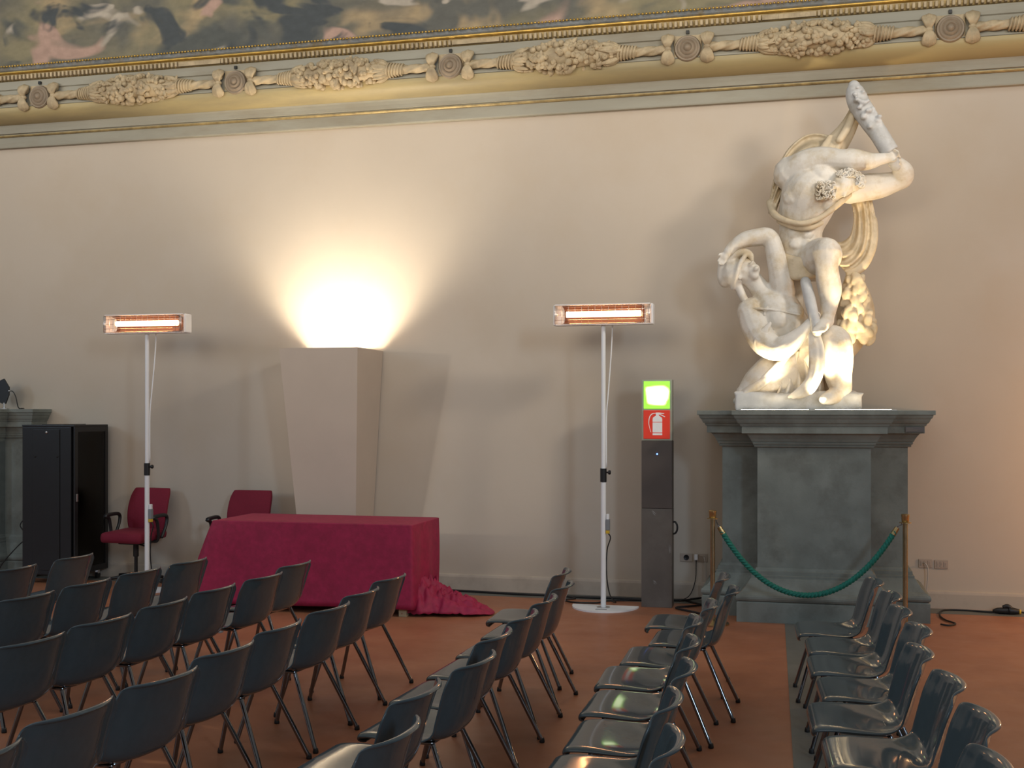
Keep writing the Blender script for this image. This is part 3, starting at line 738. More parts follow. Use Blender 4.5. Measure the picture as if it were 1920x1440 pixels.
tag(tc_, 'crimson damask cloth draped over the long table, spilling onto the floor at right', 'tablecloth')
m = tc_.modifiers.new('thickness', 'SOLIDIFY'); m.thickness = .003; m.offset = -1
# extra length heaped on the floor at the right end
b = NB()
nu, nv = 70, 44
hx0, hx1, hy0, hy1 = -3.36, -2.62, 9.42, 10.12
grid = []
for i in range(nu+1):
    row = []
    for j in range(nv+1):
        s, t = i/nu, j/nv
        x = hx0+(hx1-hx0)*s; yc = 9.90-.12*s; hw = .36*(1-s)**.55+.03
        y = yc+(t-.5)*2*hw+.02*math.sin(x*30)
        env = (1-s)**.8*(1-(2*t-1)**4)
        p = Vector((x*4.2, y*4.6, 0))
        rid = 1-abs(noise.noise(p*1.6+Vector((noise.noise(p)*1.5, 0, 3))))*2.0
        rid2 = 1-abs(noise.noise(p*3.4+Vector((5, 1, 7))))*2
        z = .010+max(0, env*(.05+.14*rid+.06*rid2+.10*math.exp(-((s-.12)/.16)**2)))+.012*(rid2+1)*min(1, (1-s)*4)
        row.append(b.verts.new((x, y, z)))
    grid.append(row)
for i in range(nu):
    for j in range(nv): b.faces.new((grid[i][j], grid[i+1][j], grid[i+1][j+1], grid[i][j+1]))
hp = obj('bunched_end', b, M['cloth'], tc_, smooth=True, origin=tc_.location)
m = hp.modifiers.new('thickness', 'SOLIDIFY'); m.thickness = .006; m.offset = -1

# ------------------------------------------------------------------ patio heaters on stands
def heater(loc, label):
    r = thing('heat_lamp', label, 'heater', loc, 0, 'infrared heaters on white stands')
    b = NB(); poly = [(-.30, .13)]+[(-.30*math.cos(a), .13-.36*math.sin(a)) for a in [PI*k/32 for k in range(1, 32)]]+[(.30, .13)]
    loft(b, [[Vector((x, y, z)) for x, y in poly] for z in (0, .012, .014)]); obj('base', b, M['white_metal'], r)
    b = NB(); lathe(b, [(.06, .014), (.06, .018), (.02, .02)], (0, 0, 0), 20); obj('base_collar', b, M['alu'], r)
    b = NB(); cyl(b, (0, 0, .014), (0, 0, 1.16), .0235, None, 20); obj('lower_pole', b, M['white_metal'], r, smooth=True, sharp=60)
    b = NB(); cyl(b, (0, 0, 1.1), (0, 0, 2.53), .020, None, 20); obj('upper_pole', b, M['white_metal'], r, smooth=True, sharp=60)
    b = NB(); cyl(b, (0, 0, 1.13), (0, 0, 1.25), .029, None, 20); cl = obj('clamp', b, M['black_plastic'], r, smooth=True, sharp=60)
    b = NB(); cyl(b, (.025, 0, 1.215), (.045, 0, 1.215), .008); lathe(b, [(.018, .045), (.02, .05), (.02, .062), (.014, .066)], (0, 0, 1.215), 10, 'X'); obj('knob', b, M['black_plastic'], cl)
    # head: folded sheet channel open to the front
    b = NB(); W = .425
    pr = [(-.075, .185), (.055, .17), (.075, .15), (.075, .02), (.055, .0), (-.07, .0), (-.07, .006), (.05, .008), (.066, .025), (.066, .145), (.05, .162), (-.075, .178)]
    loft(b, [[Vector((x, y, 2.525+z)) for y, z in pr] for x in (-W, W)]); hs = obj('heater_housing', b, M['white_metal'], r)
    for s in (-1, 1):
        b = NB(); xa, xb = (W, W+.022) if s > 0 else (-W-.022, -W)
        box(b, xa, xb, -.05, .075, 2.525, 2.71, .012); obj('end_cap', b, M['white_metal'], hs)
    b = NB(); pr = [(-.055, .165), (.03, .15), (.048, .12), (.048, .06), (.03, .03), (-.055, .015), (-.055, .012), (.034, .026), (.053, .058), (.053, .122), (.034, .154), (-.055, .168)]
    loft(b, [[Vector((x, y, 2.525+z)) for y, z in pr] for x in (-.36, .36)]); obj('reflector', b, M['reflector'], hs)
    b = NB(); cyl(b, (-.335, .0, 2.625), (.335, .0, 2.625), .027, None, 16); obj('heating_element', b, M['element'], hs, smooth=True, sharp=60)
    b = NB()
    for z in (.012, .045, .09, .135, .172): tube(b, [(-.43, -.02, 2.525+z), (-.425, -.088, 2.525+z), (.425, -.088, 2.525+z), (.43, -.02, 2.525+z)], .0018, 6)
    for k in range(15):
        x = -.42+.84*k/14; tube(b, [(x, -.07, 2.53), (x, -.09, 2.54), (x, -.09, 2.69), (x, -.07, 2.70)], .0018, 6)
    for s in (-1, 1):
        for k in range(5): x = s*(.40+.006*k); tube(b, [(x, -.09, 2.535), (x, -.09, 2.695)], .0016, 6)
    obj('wire_guard', b, M['wire'], hs, smooth=True)
    b = NB(); tube(b, [(.075, .04, 2.53), (.07, .04, 2.4), (.06, .03, 2.2), (.04, .012, 1.9), (.026, .008, 1.7), (.026, .008, 1.26)], .006, 8, smooth_n=6); obj('pale_cord', b, M['white_metal'], r, smooth=True)
    b = NB(); box(b, .024, .058, -.02, .02, .70, .80, .006); pg = obj('plug_socket', b, M['grey_plug'], r)
    b = NB(); box(b, .024, .055, -.019, .019, .672, .70, .003); obj('plug_ring', b, M['yellow'], pg)
    b = NB(); box(b, .028, .052, -.016, .016, .79, .845, .004); obj('plug_cap', b, M['white_metal'], pg)
    b = NB(); tube(b, [(.042, 0, .675), (.062, .01, .63), (.03, .02, .52), (.026, .02, .3), (.05, .05, .12), (.08, .2, .03), (.02, .35, .012)], .0055, 8, smooth_n=6); obj('power_cord', b, M['cable_black'], r, smooth=True)
    b = NB(); box(b, -.05, .05, -.14, -.10, .014, .0148); obj('base_marking', b, M['grey_plug'], r)
    l = lamp('heater_glow', 'AREA', (loc[0], loc[1]-.06, 2.625), 7, (1, .42, .16), (loc[0], loc[1]-3, 1.9), shape='RECTANGLE', size=.66, size_y=.05)
    return r
heater((-1.753, 10.33, 0), 'glowing infrared heater on white stand beside the fire extinguisher post')
heater((-6.296, 10.33, 0), 'glowing infrared heater on white stand before the wine office chair')

# ------------------------------------------------------------------ exit and extinguisher post
ep = thing('sign_post', 'slim grey post with lit green panel above red fire extinguisher sign', 'sign post', (-1.297, 10.60, 0))
eo = ep.location
px0, px1, py = -1.440, -1.166, 10.52
b = NB(); box(b, px0, px1, py, py+.16, 0, .885, .003); lp = obj('lower_panel', b, M['post_grey'], ep, origin=eo)
sr = random.Random(5)
for (u, v, n, sx, sz) in ((1226, 962, 9, 11, 7), (1256, 1030, 7, 2, 18), (1228, 1092, 7, 10, 6)):
    b = NB(); c0 = at(u, v, py-.0006); ln = Vector((sx*.0026, 0, -sz*.0036)); prev = None
    for i in range(n):
        o_ = Vector((sr.uniform(-1, 1)*.004*(1+sz*.05), 0, sr.uniform(-1, 1)*.012)); l_ = ln*sr.uniform(.6, 1.1)
        p, q = c0+o_-l_*.6, c0+o_+l_*.6
        tube(b, [p, (p+q)/2, q], [.0008, .0022, .0008], 4)
    obj('scuff_mark', b, M['scuff'], lp, origin=eo)
b = NB(); box(b, px0+.001, px1-.001, py+.002, py+.16, .888, 1.495, .003); up = obj('upper_panel', b, M['post_brown'], ep, origin=eo)
b = NB(); lathe(b, [(.007, 0), (.007, -.003), (.002, -.005)], (-1.298, py+.002, 1.375), 12, 'Y'); obj('blue_light', b, M['led'], up, smooth=True, origin=eo)
b = NB(); box(b, px0+.002, px1-.002, py+.012, py+.15, 1.496, 2.043, .004); hd = obj('sign_box', b, M['acrylic'], ep, origin=eo)
b = NB(); box(b, px0+.02, px1-.02, py+.004, py+.014, 1.782, 2.028, .004); gp_ = obj('green_panel', b, M['sign_green'], hd, origin=eo)
def glare_outline(f0, y0, y1):
    bm = NB(); pts = []
    for k in range(40):
        a = 2*PI*k/40; f = (1+.05*math.sin(3*a)+.04*math.sin(5*a+1))*f0
        cxx, czz = math.cos(a), math.sin(a)
        pts.append((-1.298+.096*f*math.copysign(abs(cxx)**.55, cxx), 1.903+.082*f*math.copysign(abs(czz)**.55, czz)))
    return prism(bm, pts, y0, y1)
for f0, dy, em in ((1.13, .0030, (.48, 1.0, .13)), (1.07, .0026, (.66, 1.0, .30))):  # nested glowing plates imitate the glare fading from white to green
    obj('glow_step_plate', glare_outline(f0, py+dy, py+.0045), mat('glow_step_green', (.5, .8, .3), .4, emit=em, estr=1.15), gp_, origin=eo)
b = glare_outline(1.0, py+.0022, py+.0045); obj('white_glare_plate', b, M['sign_glow'], gp_, origin=eo)
b = NB()
pts = []
for k in range(0):
    a = 2*PI*k/40; f = 1+.05*math.sin(3*a)+.04*math.sin(5*a+1)
    cxx, czz = math.cos(a), math.sin(a)
    pts.append((-1.298+.100*f*math.copysign(abs(cxx)**.55, cxx), 1.903+.088*f*math.copysign(abs(czz)**.55, czz)))

b = NB(); box(b, px0+.018, px1-.018, py+.004, py+.014, 1.512, 1.768, .004); rp = obj('red_panel', b, M['sign_red'], hd, origin=eo)
# extinguisher pictogram: cylinder, shoulder, valve, lever, hose, two red bands left free
b = NB(); yy0, yy1 = py+.0015, py+.0045; ec, ez = -1.296, 1.635
for z0, z1 in ((1.545, 1.562), (1.568, 1.660), (1.665, 1.688)):
    prism(b, [(ec-.043, z0), (ec+.043, z0), (ec+.043, z1), (ec-.043, z1)], yy0, yy1)
prism(b, [(ec-.043, 1.688), (ec+.043, 1.688), (ec+.040, 1.702), (ec+.02, 1.716), (ec+.013, 1.720), (ec+.013, 1.738), (ec-.013, 1.738), (ec-.013, 1.720), (ec-.02, 1.716), (ec-.040, 1.702)], yy0, yy1)
prism(b, [(ec-.016, 1.738), (ec+.058, 1.735), (ec+.062, 1.742), (ec+.01, 1.748), (ec-.016, 1.747)], yy0, yy1)
prism(b, [(ec+.012, 1.732), (ec+.066, 1.706), (ec+.07, 1.712), (ec+.018, 1.738)], yy0, yy1)
hose = [(ec-.014, 1.742), (ec-.04, 1.742), (ec-.065, 1.725), (ec-.078, 1.69), (ec-.08, 1.65), (ec-.072, 1.61), (ec-.062, 1.575)]
hc = catmull(hose, 6)
prism(b, [(x, z) for x, z in hc]+[(x+.006+(.004 if i < 6 else 0), z-.006*(1 if i > 20 else .9)) for i, (x, z) in list(enumerate(hc))[::-1]], yy0, yy1)
obj('extinguisher_pictogram', b, M['sign_white'], rp, origin=eo)
b = NB(); tube(b, [(px1-.002, py+.10, .76), (px1+.02, py+.10, .76), (px1+.036, py+.10, .73), (px1+.036, py+.10, .69), (px1+.02, py+.10, .66), (px1-.002, py+.10, .655)], .0085, 8, smooth_n=5); obj('handle', b, M['black_plastic'], ep, smooth=True, origin=eo)

# ------------------------------------------------------------------ rope barrier
def stanchion(x, y, label):
    r = thing('rope_stanchion', label, 'barrier post', (x, y, 0), 0, 'brass rope barrier posts')
    b = NB(); lathe(b, [(.135, 0), (.135, .012), (.12, .022), (.05, .035), (.028, .05), (.02, .06)], seg=28); obj('base', b, M['brass'], r, smooth=True, sharp=40)
    b = NB(); cyl(b, (0, 0, .05), (0, 0, .875), .0195, None, 20); obj('pole', b, M['brass'], r, smooth=True, sharp=60)
    b = NB(); lathe(b, [(.02, .868), (.046, .87), (.046, .876), (.02, .878)], seg=24); obj('collar', b, M['brass_cap'], r, smooth=True, sharp=40)
    b = NB(); lathe(b, [(.024, .878), (.029, .885), (.031, .92), (.033, .925), (.033, .937), (.028, .941), (.004, .942)], seg=24); obj('finial', b, M['brass_cap'], r, smooth=True, sharp=40)
    return r
stanchion(-.751, 9.80, 'brass barrier post left of the statue pedestal')
stanchion(.762, 9.80, 'brass barrier post right of the statue pedestal')
A, B = Vector((-.679, 9.80, .775)), Vector((.684, 9.80, .803))
rp_ = thing('barrier_rope', 'sagging green twisted rope strung between the two brass barrier posts', 'rope', (0, 9.80, .26))
pts = []
n = 520; mid = .52
for i in range(n+1):
    t = i/n; s = 2*t-1
    base = A.lerp(B, t); sag = mid*((1-math.cosh(1.25*s)/math.cosh(1.25))/(1-1/math.cosh(1.25)))
    pts.append(base+Vector((0, -.01*math.sin(PI*t), -sag)))
b = NB(); tube(b, pts, .0215, 24, section=lambda a, s: .74+.36*abs(math.sin(1.5*(a+s*72)))); obj('twisted_cord', b, M['rope'], rp_, smooth=True, origin=rp_.location)
for p, q, e in ((pts[0], pts[13], Vector((-.723, 9.80, .868))), (pts[-1], pts[-14], Vector((.734, 9.80, .868)))):
    b = NB(); d = (p-q).normalized(); cyl(b, p-d*.03, p+d*.035, .0235, .019, 16); ob = obj('ferrule', b, M['brass_cap'], rp_, smooth=True, sharp=50, origin=rp_.location)
    b = NB(); tube(b, [p+d*.03, p+d*.05, e+Vector((0, 0, -.012)), e], .004, 8, smooth_n=4); obj('hook', b, M['chrome'], ob, smooth=True, origin=rp_.location)

# ------------------------------------------------------------------ sockets and cables
def outlet(x, z, label, style):
    r = thing('wall_outlet', label, 'socket', (x, WY, z))
    b = NB(); box(b, -.058, .058, -.012, -.001, -.038, .038, .004); obj('cover_plate', b, M['outlet'], r)
    if style == 'round':
        b = NB(); lathe(b, [(.026, -.010), (.026, -.014), (.02, -.014), (.018, -.0125), (.002, -.0125)], (0, 0, 0), 20, 'Y'); obj('round_socket', b, M['black_plastic'], r, smooth=True, sharp=40)
    else:
        for k in range(3):
            b = NB(); box(b, -.044+.031*k, -.018+.031*k, -.015, -.011, -.024, .024, .003); m_ = obj('module', b, M['outlet'], r)
            b = NB()
            for z_ in (-.012, 0, .012): box(b, -.033+.031*k, -.029+.031*k, -.0165, -.0148, z_-.002, z_+.002)
            obj('socket_holes', b, M['outlet_slot'], m_)
    return r
outlet(-1.094, .386, 'beige outlet with round black socket right of the sign post', 'round')
outlet(-.955, .388, 'beige outlet with plugged white adapter left of statue pedestal', 'modules')
outlet(1.034, .397, 'beige outlet with plugged pale cable right of statue pedestal', 'modules')
outlet(1.169, .392, 'unused beige outlet, farthest right on the wall', 'modules')
def cable(name, pts, r, m, label, smooth_n=8):
    b = NB(); tube(b, pts, r, 8, smooth_n=smooth_n)
    o = free(name, b, m, tuple(pts[0]), smooth=True); return tag(o, label, 'cable')
wp = thing('plug_adapter', 'small white adapter plugged into outlet left of the statue pedestal', 'plug', (-1.0, WY-.03, .39))
b = NB(); box(b, -.016, .016, -.02, .014, -.022, .03, .004); obj('adapter_body', b, M['white_metal'], wp)
b = NB(); tube(b, [(0, -.01, -.02), (0, -.015, -.06), (-.005, -.02, -.2), (-.04, -.05, -.32), (-.09, -.09, -.372), (-.16, -.12, -.379)], .004, 8, smooth_n=6); obj('adapter_cord', b, M['cable_black'], wp, smooth=True)
cable('power_cable', [(-.935, WY-.016, .39), (-.925, WY-.05, .39), (-.912, WY-.06, .33), (-.905, WY-.05, .22), (-.905, WY-.06, .10), (-.912, WY-.09, .02), (-.92, WY-.16, .009)], .0042, M['cable_white'], 'pale cable hanging from outlet left of the statue pedestal')
cable('power_cable', [(1.015, WY-.016, .40), (1.03, WY-.055, .40), (1.05, WY-.06, .36), (1.05, WY-.05, .25), (1.035, WY-.05, .12), (1.025, WY-.06, .02), (1.022, WY-.12, .007)], .0045, M['cable_white'], 'pale cable hanging from outlet right of the statue pedestal')
cable('floor_cable', [(-3.6, 10.98, .012), (-3.2, 10.95, .012), (-2.7, 10.9, .012), (-2.3, 10.88, .012), (-2.05, 10.85, .012), (-1.7, 10.88, .012), (-1.45, 10.86, .012), (-1.1, 10.90, .012)], .0115, M['cable_black'], 'thick black cable on floor along the wall, from table to sign post')
cable('floor_cable', [(-2.35, 10.955, .01), (-2.1, 10.80, .01), (-2.18, 10.68, .01), (-2.06, 10.56, .01), (-1.86, 10.58, .01), (-1.78, 10.72, .01), (-1.5, 10.83, .01), (-1.42, 10.80, .01)], .0075, M['cable_black'], 'thin looped black cable on floor behind the heater base')
cable('floor_cable', [(-1.12, 10.95, .012), (-1.0, 10.80, .012), (-.92, 10.70, .012), (-1.02, 10.58, .012), (-1.12, 10.50, .012), (-1.09, 10.42, .012), (-.90, 10.24, .012), (-.80, 10.10, .012)], .009, M['cable_black'], 'tangled black cable on floor between sign post and statue pedestal')
cable('floor_cable', [(-1.12, 10.75, .030), (-1.0, 10.9, .030), (-.95, 10.97, .03), (-1.05, 10.99, .012)], .009, M['cable_black'], 'short black cable end curling beside foot of sign post')
cable('floor_cable', [(1.07, 10.20, .01), (1.13, 10.16, .01), (1.19, 10.26, .01), (1.13, 10.42, .01), (1.11, 10.65, .01), (1.17, 10.93, .01), (1.35, 10.97, .01), (1.52, 10.92, .011), (1.58, 10.90, .016)], .0075, M['cable_black'], 'black cable curling round the right foot of the statue pedestal')
xc = thing('cable_connector', 'black cable connector lying on floor at the far right by wall', 'plug', (1.66, 10.89, 0))
b = NB(); tube(b, [(-.09, .005, .022), (-.05, .003, .03), (.03, 0, .032), (.05, -.002, .034), (.12, -.004, .028)], [.014, .026, .030, .034, .022], 14, smooth_n=4); obj('connector_body', b, M['black_plastic'], xc, smooth=True)
b = NB(); tube(b, [(-.01, .0, .06), (.03, .0, .072), (.07, -.005, .045)], [.016, .02, .012], 10, smooth_n=4); obj('connector_flap', b, M['black_plastic'], xc, smooth=True)
b = NB(); tube(b, [(.115, -.004, .028), (.135, -.004, .026)], .02, 12); obj('yellow_ring', b, M['yellow'], xc, smooth=True)
b = NB(); tube(b, [(.13, -.004, .026), (.3, 0, .01), (.8, .03, .008), (1.4, .05, .008)], .008, 8, smooth_n=6); obj('connector_cable', b, M['cable_black'], xc, smooth=True)

# ------------------------------------------------------------------ black server rack
rk = thing('server_rack', 'tall black server cabinet with dark glass door, in the left corner', 'cabinet', (-7.49, 10.74, 0))
ro = rk.location
rx0, rx1, ry0, ry1 = -7.80, -7.185, 10.45, 11.03
b = NB(); box(b, rx0, rx1-.045, ry0, ry1, .09, 1.60, .006); obj('cabinet_body', b, M['black_metal'], rk, origin=ro)
b = NB(); box(b, rx0-.003, rx1, ry0-.003, ry1, 1.60, 1.622, .006); box(b, rx0+.16, rx1-.2, ry0+.1, ry1-.1, 1.622, 1.628); obj('top_cover', b, M['black_metal'], rk, origin=ro)
b = NB(); box(b, rx0+.13, rx0+.44, ry0-.008, ry0+.002, .14, 1.575, .003); sp = obj('side_panel', b, M['black_metal'], rk, origin=ro)
b = NB(); lathe(b, [(.013, 0), (.013, -.006), (.004, -.008)], (rx0+.29, ry0-.008, 1.545), 14, 'Y'); obj('panel_lock', b, M['alu'], sp, smooth=True, origin=ro)
b = NB()
for x in (rx0+.155, rx0+.415): lathe(b, [(.010, 0), (.010, -.005), (.004, -.006)], (x, ry0-.008, 1.30), 12, 'Y')
obj('panel_latch', b, M['rubber'], sp, smooth=True, origin=ro)
b = NB()
for (y0, y1, z0, z1) in ((ry0, ry0+.05, .10, 1.6), (ry1-.05, ry1, .10, 1.6), (ry0+.05, ry1-.05, .10, .16), (ry0+.05, ry1-.05, 1.55, 1.6)): box(b, rx1-.018, rx1, y0, y1, z0, z1, .002)
dr = obj('door', b, M['black_metal'], rk, origin=ro)
b = NB(); box(b, rx1-.012, rx1-.006, ry0+.05, ry1-.05, .16, 1.55); obj('door_glass', b, M['glass'], dr, origin=ro)
b = NB(); box(b, rx1, rx1+.014, ry0+.012, ry0+.034, .84, .92, .004); obj('door_handle', b, M['alu'], dr, origin=ro)
for z, h_, lit in ((1.475, .03, 0), (1.42, .035, 1), (1.375, .03, 0), (1.29, .044, 1), (1.0, .02, 0), (.62, .04, 0), (.40, .06, 0)):
    b = NB(); box(b, rx1-.045, rx1-.034, ry0+.07, ry1-.07, z, z+h_, .002); un = obj('rack_unit', b, M['unit_face'] if lit else M['unit'], rk, origin=ro)
    b = NB(); box(b, rx1-.034, rx1-.031, ry0+.22, ry0+.33, z+.008, z+h_-.006); obj('unit_display', b, M['black_plastic'], un, origin=ro)
for x in (rx0+.06, rx1-.08):
    for y in (ry0+.06, ry1-.07):
        b = NB(); cyl(b, (x-.014, y, .034), (x+.014, y, .034), .034, None, 16); wh = obj('caster', b, M['rubber'], rk, smooth=True, sharp=50, origin=ro)
        b = NB(); box(b, x-.02, x+.02, y-.018, y+.012, .05, .092, .004); obj('caster_fork', b, M['alu'], wh, origin=ro)
tag(cable('hanging_cable', [(-7.89, 10.90, 1.5), (-7.90, 10.76, 1.2), (-7.88, 10.70, .9), (-7.90, 10.69, .7), (-7.98, 10.66, .58), (-7.92, 10.62, .52), (-7.86, 10.60, .45), (-7.95, 10.58, .36), (-8.1, 10.56, .2), (-8.2, 10.55, .06), (-8.3, 10.52, .01)], .006, M['cable_black'], 'black cable dangling between left stone pedestal and server cabinet'), None, None)

# antenna paddle on the left pedestal
an = thing('paddle_antenna', 'black paddle antenna standing on the left stone pedestal', 'antenna', (at(8, 767, 10.88).x, 10.88, 1.785))
ao = an.location
b = NB(); poly = [at(u, v, 10.88) for u, v in ((17.5, 726), (17.5, 740), (11, 757), (5, 757), (-12, 748), (-24, 743), (-24, 728), (-12, 720), (8, 710))]
loft(b, [[p+Vector((0, dy, 0)) for p in poly] for dy in (-.008, .008)]); obj('antenna_panel', b, M['black_plastic'], an, origin=ao)
b = NB(); c0 = at(8, 757, 10.88); cyl(b, (ao.x, 10.88, 1.785), (ao.x, 10.88, c0.z+.01), .012, None, 12); lathe(b, [(.05, 1.785), (.05, 1.79), (.014, 1.797)], (ao.x, 10.88, 0), 16); obj('antenna_stand', b, M['alu'], an, smooth=True, sharp=40, origin=ao)
b = NB(); c1 = at(17, 733, 10.88); cyl(b, c1, c1+Vector((.02, 0, 0)), .012, .009, 12); obj('connector', b, M['alu'], an, smooth=True, sharp=50, origin=ao)
b = NB(); tube(b, [c1+Vector((.015, 0, 0)), c1+Vector((.05, 0, -.01)), c1+Vector((.085, 0, -.07)), Vector((c1.x+.1, 10.9, 1.80)), Vector((c1.x+.09, 10.98, 1.792)), Vector((c1.x+.05, 11.06, 1.792))], .005, 8, smooth_n=5); obj('antenna_cable', b, M['cable_black'], an, smooth=True, origin=ao)

# ------------------------------------------------------------------ wine-red office chairs
def office_chair(loc, rz, label):
    """faces local -Y"""
    r = thing('office_chair', label, 'chair', loc, rz, 'wine red office chairs')
    b = NB(); box(b, -.245, .245, -.27, .20, .45, .55, .045); st_ = obj('seat', b, M['red_fabric'], r, smooth=True)
    for v in st_.data.vertices:
        if v.co.y < -.1: v.co.z -= .10*(-.1-v.co.y)*(1 if v.co.z > .5 else 1.6)
    b = NB(); nb = []
    for i in range(9):
        t = i/8; z = .50+.46*t; hw = .225+.012*math.sin(PI*t)-.02*(t > .95)-.02*(t < .05); y = .20+.09*t*t-.03*math.sin(PI*t)
        e = .012 if 0 < i < 8 else .0
        nb.append([Vector((-hw, y-.018, z)), Vector((-hw*.7, y-.03, z)), Vector((0, y-.026, z)), Vector((hw*.7, y-.03, z)), Vector((hw, y-.018, z)), Vector((hw, y+.018, z)), Vector((0, y+.03, z)), Vector((-hw, y+.018, z))])
    loft(b, nb); bk = obj('backrest', b, M['red_fabric'], r)
    bake(bk, [('BEVEL', dict(width=.012, segments=3, limit_method='ANGLE', angle_limit=.6)), ('SUBSURF', dict(levels=1))])
    b = NB(); box(b, -.13, .13, -.12, .13, .405, .45, .01); cyl(b, (.08, -.10, .42), (.2, -.13, .40), .008); mech = obj('mechanism', b, M['black_plastic'], r)
    b = NB(); tube(b, [(0, .1, .42), (0, .23, .42), (0, .27, .48), (0, .27, .66)], .02, 8, smooth_n=4); obj('back_bracket', b, M['black_plastic'], r, smooth=True)
    b = NB(); lathe(b, [(.018, .1), (.018, .27), (.028, .275), (.028, .405)], seg=16); obj('gas_column', b, M['black_plastic'], r, smooth=True, sharp=40)
    for s in (-1, 1):
        b = NB()
        tube(b, [(s*.20, -.02, .44), (s*.27, -.02, .45), (s*.285, -.03, .56), (s*.285, -.06, .66), (s*.285, -.12, .69), (s*.285, .06, .70), (s*.285, .12, .67), (s*.285, .10, .58), (s*.283, .03, .47)], [.016, .016, .016, .018, .02, .02, .018, .016, .016], 8, smooth_n=6)
        obj('armrest', b, M['black_plastic'], r, smooth=True)
    b = NB(); lathe(b, [(.03, .07), (.045, .075), (.045, .10), (.03, .11)], seg=16); fb = obj('five_star_base', b, M['black_plastic'], r, smooth=True, sharp=50)
    for k in range(5):
        a = 2*PI*k/5+.3; d = Vector((math.cos(a), math.sin(a), 0))
        b = NB(); tube(b, [d*.03+Vector((0, 0, .09)), d*.28+Vector((0, 0, .065))], [.022, .014], 8); obj('spoke', b, M['black_plastic'], fb, smooth=True)
        b = NB(); n_ = Vector((-d.y, d.x, 0)); c = d*.28+Vector((0, 0, .026)); cyl(b, c-n_*.018, c+n_*.018, .026, None, 14); obj('caster', b, M['rubber'], fb, smooth=True, sharp=50)
    return r
office_chair((-6.66, 10.72, 0), math.radians(-4), 'wine red office chair beside the black server cabinet')
office_chair((-5.45, 10.62, 0), math.radians(-1), 'wine red office chair behind the crimson draped table')

# ------------------------------------------------------------------ audience chairs
def shell_mesh():
    st = [(-.226, .362, .190, 0, 0), (-.238, .382, .210, 0, 0), (-.230, .408, .226, 0, 0), (-.198, .420, .238, 0, 0), (-.12, .420, .247, 0, .004), (-.03, .407, .250, 0, .014),
          (.05, .394, .250, -.004, .028), (.105, .392, .248, -.012, .045), (.148, .412, .247, -.034, .048), (.175, .462, .250, -.058, .026), (.197, .535, .256, -.070, .004), (.217, .610, .260, -.074, 0), (.235, .664, .260, -.072, 0), (.247, .698, .260, -.068, 0), (.260, .714, .258, -.064, 0), (.274, .716, .256, -.060, -.003), (.282, .710, .254, -.058, -.006)]
    rows = catmull(st, 3)
    n = len(rows); arc = [0]
    for a, c in zip(rows, rows[1:]): arc.append(arc[-1]+math.hypot(c[0]-a[0], c[1]-a[1]))
    tot = arc[-1]
    b = NB(); grid = []
    T = [-1, -.985, -.95, -.88, -.76, -.58, -.36, -.12, .12, .36, .58, .76, .88, .95, .985, 1]
    # extra rows close to the top so that the corners round off
    samp = list(range(n))
    for i in samp:
        x, z, hw, dx, dz = rows[i]; d = tot-arc[i]; rc = .095
        if d < rc: hw -= rc-math.sqrt(max(0, rc*rc-(rc-d)**2))
        d0 = arc[i]; rc = .04
        if d0 < rc: hw -= rc-math.sqrt(max(0, rc*rc-(rc-d0)**2))
        i0, i1 = max(0, i-1), min(n-1, i+1)
        tx, tz = rows[i1][0]-rows[i0][0], rows[i1][1]-rows[i0][1]; L = math.hypot(tx, tz); nx, nz = tz/L, -tx/L     # outward: backwards and down
        row = []
        for t in T:
            q = abs(t)**2.8
            lip = max(0, (abs(t)-.90)/.10)**1.6*(.012+.016*min(1, max(0, (arc[i]-.45)/.2)))*(1 if d > .06 else d/.06)
            row.append(b.verts.new((x+dx*q+nx*lip, t*hw, z+dz*q+nz*lip)))
        grid.append(row)
    for r0, r1 in zip(grid, grid[1:]):
        for k in range(len(T)-1): b.faces.new((r0[k], r0[k+1], r1[k+1], r1[k]))
    return b
CH = thing('stacking_chair', 'chair', 'chair')
so_ = obj('seat_shell', shell_mesh(), M['shell'], CH, smooth=True)
bake(so_, [('SOLIDIFY', dict(thickness=.0075, offset=0)), ('SUBSURF', dict(levels=1))])
for s in (-1, 1):
    for nm, a, c in (('front', (-.125, s*.15, .395), (-.235, s*.205, .012)), ('rear', (.085, s*.155, .380), (.250, s*.235, .012))):
        b = NB(); a, c = Vector(a), Vector(c); cyl(b, a, c, .0115, None, 12); lg = obj('leg', b, M['chrome'], CH, smooth=True, sharp=60)
        b = NB(); lathe(b, [(.010, 0), (.014, .001), (.0148, .008), (.013, .018), (.0118, .026)], (c.x, c.y, 0), 12); obj('rubber_foot', b, M['rubber'], lg, smooth=True)
b = NB()
for s in (-1, 1): tube(b, [(-.13, s*.15, .392), (-.05, s*.16, .388), (.09, s*.15, .386)], .009, 8, smooth_n=4)
for x in (-.12, .08): cyl(b, (x, -.15, .388), (x, .15, .388), .008, None, 8)
obj('under_frame', b, M['chrome'], CH, smooth=True)
b = NB(); box(b, -.06, .055, -.272, -.238, .386, .396, .003); obj('row_connector', b, M['bracket'], CH)

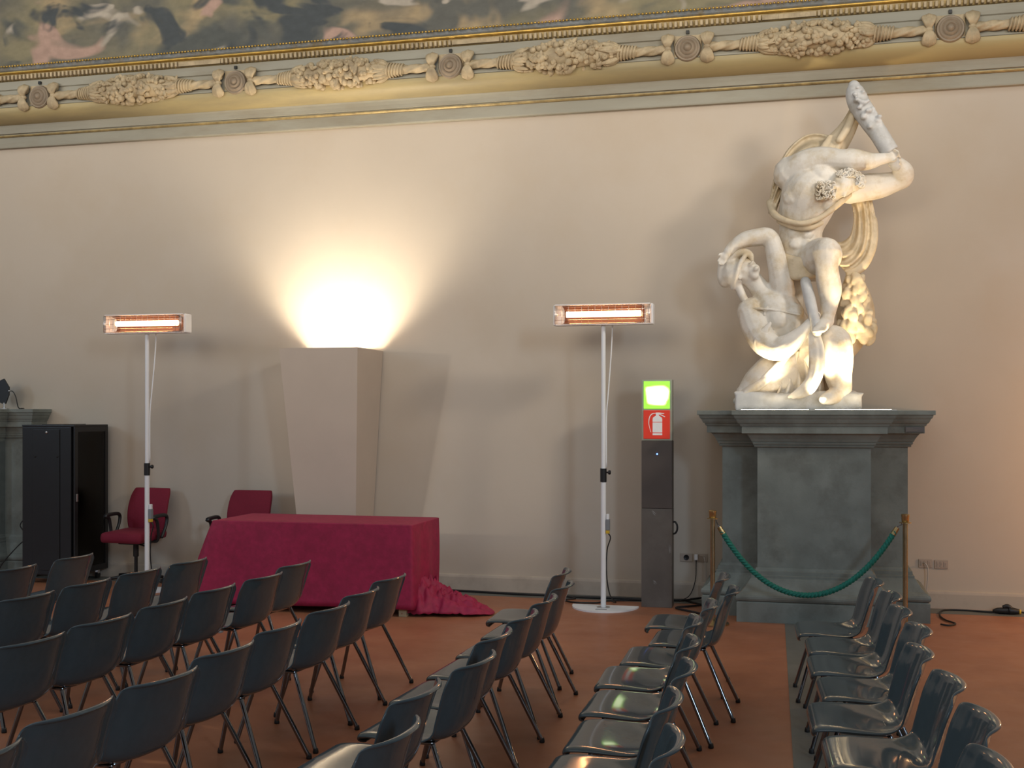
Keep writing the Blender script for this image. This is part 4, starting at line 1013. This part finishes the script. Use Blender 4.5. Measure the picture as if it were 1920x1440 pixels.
# (x, y, turn in degrees) of every chair, from the wall towards the camera
ROWS = [
 ('the rightmost row', [(.176, 7.49, -3), (.24, 6.955, -3), (.25, 6.425, -3), (.297, 5.893, -3.5), (.25, 5.345, -3), (.309, 4.788, -3), (.35, 4.24, -3), (.305, 3.69, -3)]),
 ('the second row from right', [(-.743, 7.5, 0), (-.65, 6.956, 0), (-.736, 6.41, -1), (-.779, 5.875, -2), (-.746, 5.33, 0), (-.71, 4.79, -1), (-.713, 4.25, 0), (-.653, 3.71, -1)]),
 ('the third row from right', [(-1.766, 7.469, -2), (-1.639, 6.914, 1), (-1.627, 6.37, 2), (-1.62, 5.845, 3), (-1.625, 5.31, 4), (-1.561, 4.765, 5), (-1.622, 4.179, 4), (-1.519, 3.623, 3)]),
 ('the fourth row from right', [(-2.746, 6.985, 5), (-2.706, 6.395, 4), (-2.671, 5.851, 5), (-2.693, 5.27, 2), (-2.68, 4.721, 6), (-2.658, 4.17, 8), (-2.691, 3.62, 5), (-2.654, 3.057, 5)]),
 ('the fifth row from right', [(-3.606, 7.453, 3), (-3.543, 6.86, 4), (-3.596, 6.316, 3), (-3.609, 5.772, 2), (-3.624, 5.23, 6), (-3.636, 4.684, 6)]),
 ('the sixth row from right', [(-4.39, 7.42, 3), (-4.436, 6.88, 2), (-4.463, 6.335, 2), (-4.481, 5.79, 4)]),
 ('the leftmost row', [(-5.319, 7.435, -1), (-5.335, 6.803, 0)]),
]
ORD = ['nearest the wall', 'second from the wall', 'third from the wall', 'fourth from the wall', 'fifth from the wall', 'sixth from the wall', 'seventh from the wall', 'eighth from the wall']
first = True; rr = random.Random(11)
for rn, ears in ROWS:
    for i, (cx, cy, turn) in enumerate(ears):
        loc = (cx, cy, 0); rot = math.radians(-turn)
        if first: c = CH; first = False
        else:
            c = CH.copy(); col.objects.link(c)
            for ch in list(CH.children):
                d = ch.copy(); col.objects.link(d); d.parent = c
                for g2 in list(ch.children):
                    e2 = g2.copy(); col.objects.link(e2); e2.parent = d
        c.location = loc; c.rotation_euler = (0, 0, rot)
        tag(c, 'dark grey plastic shell chair, %s in %s' % (ORD[i], rn), 'chair', 'shell chairs in %s' % rn)
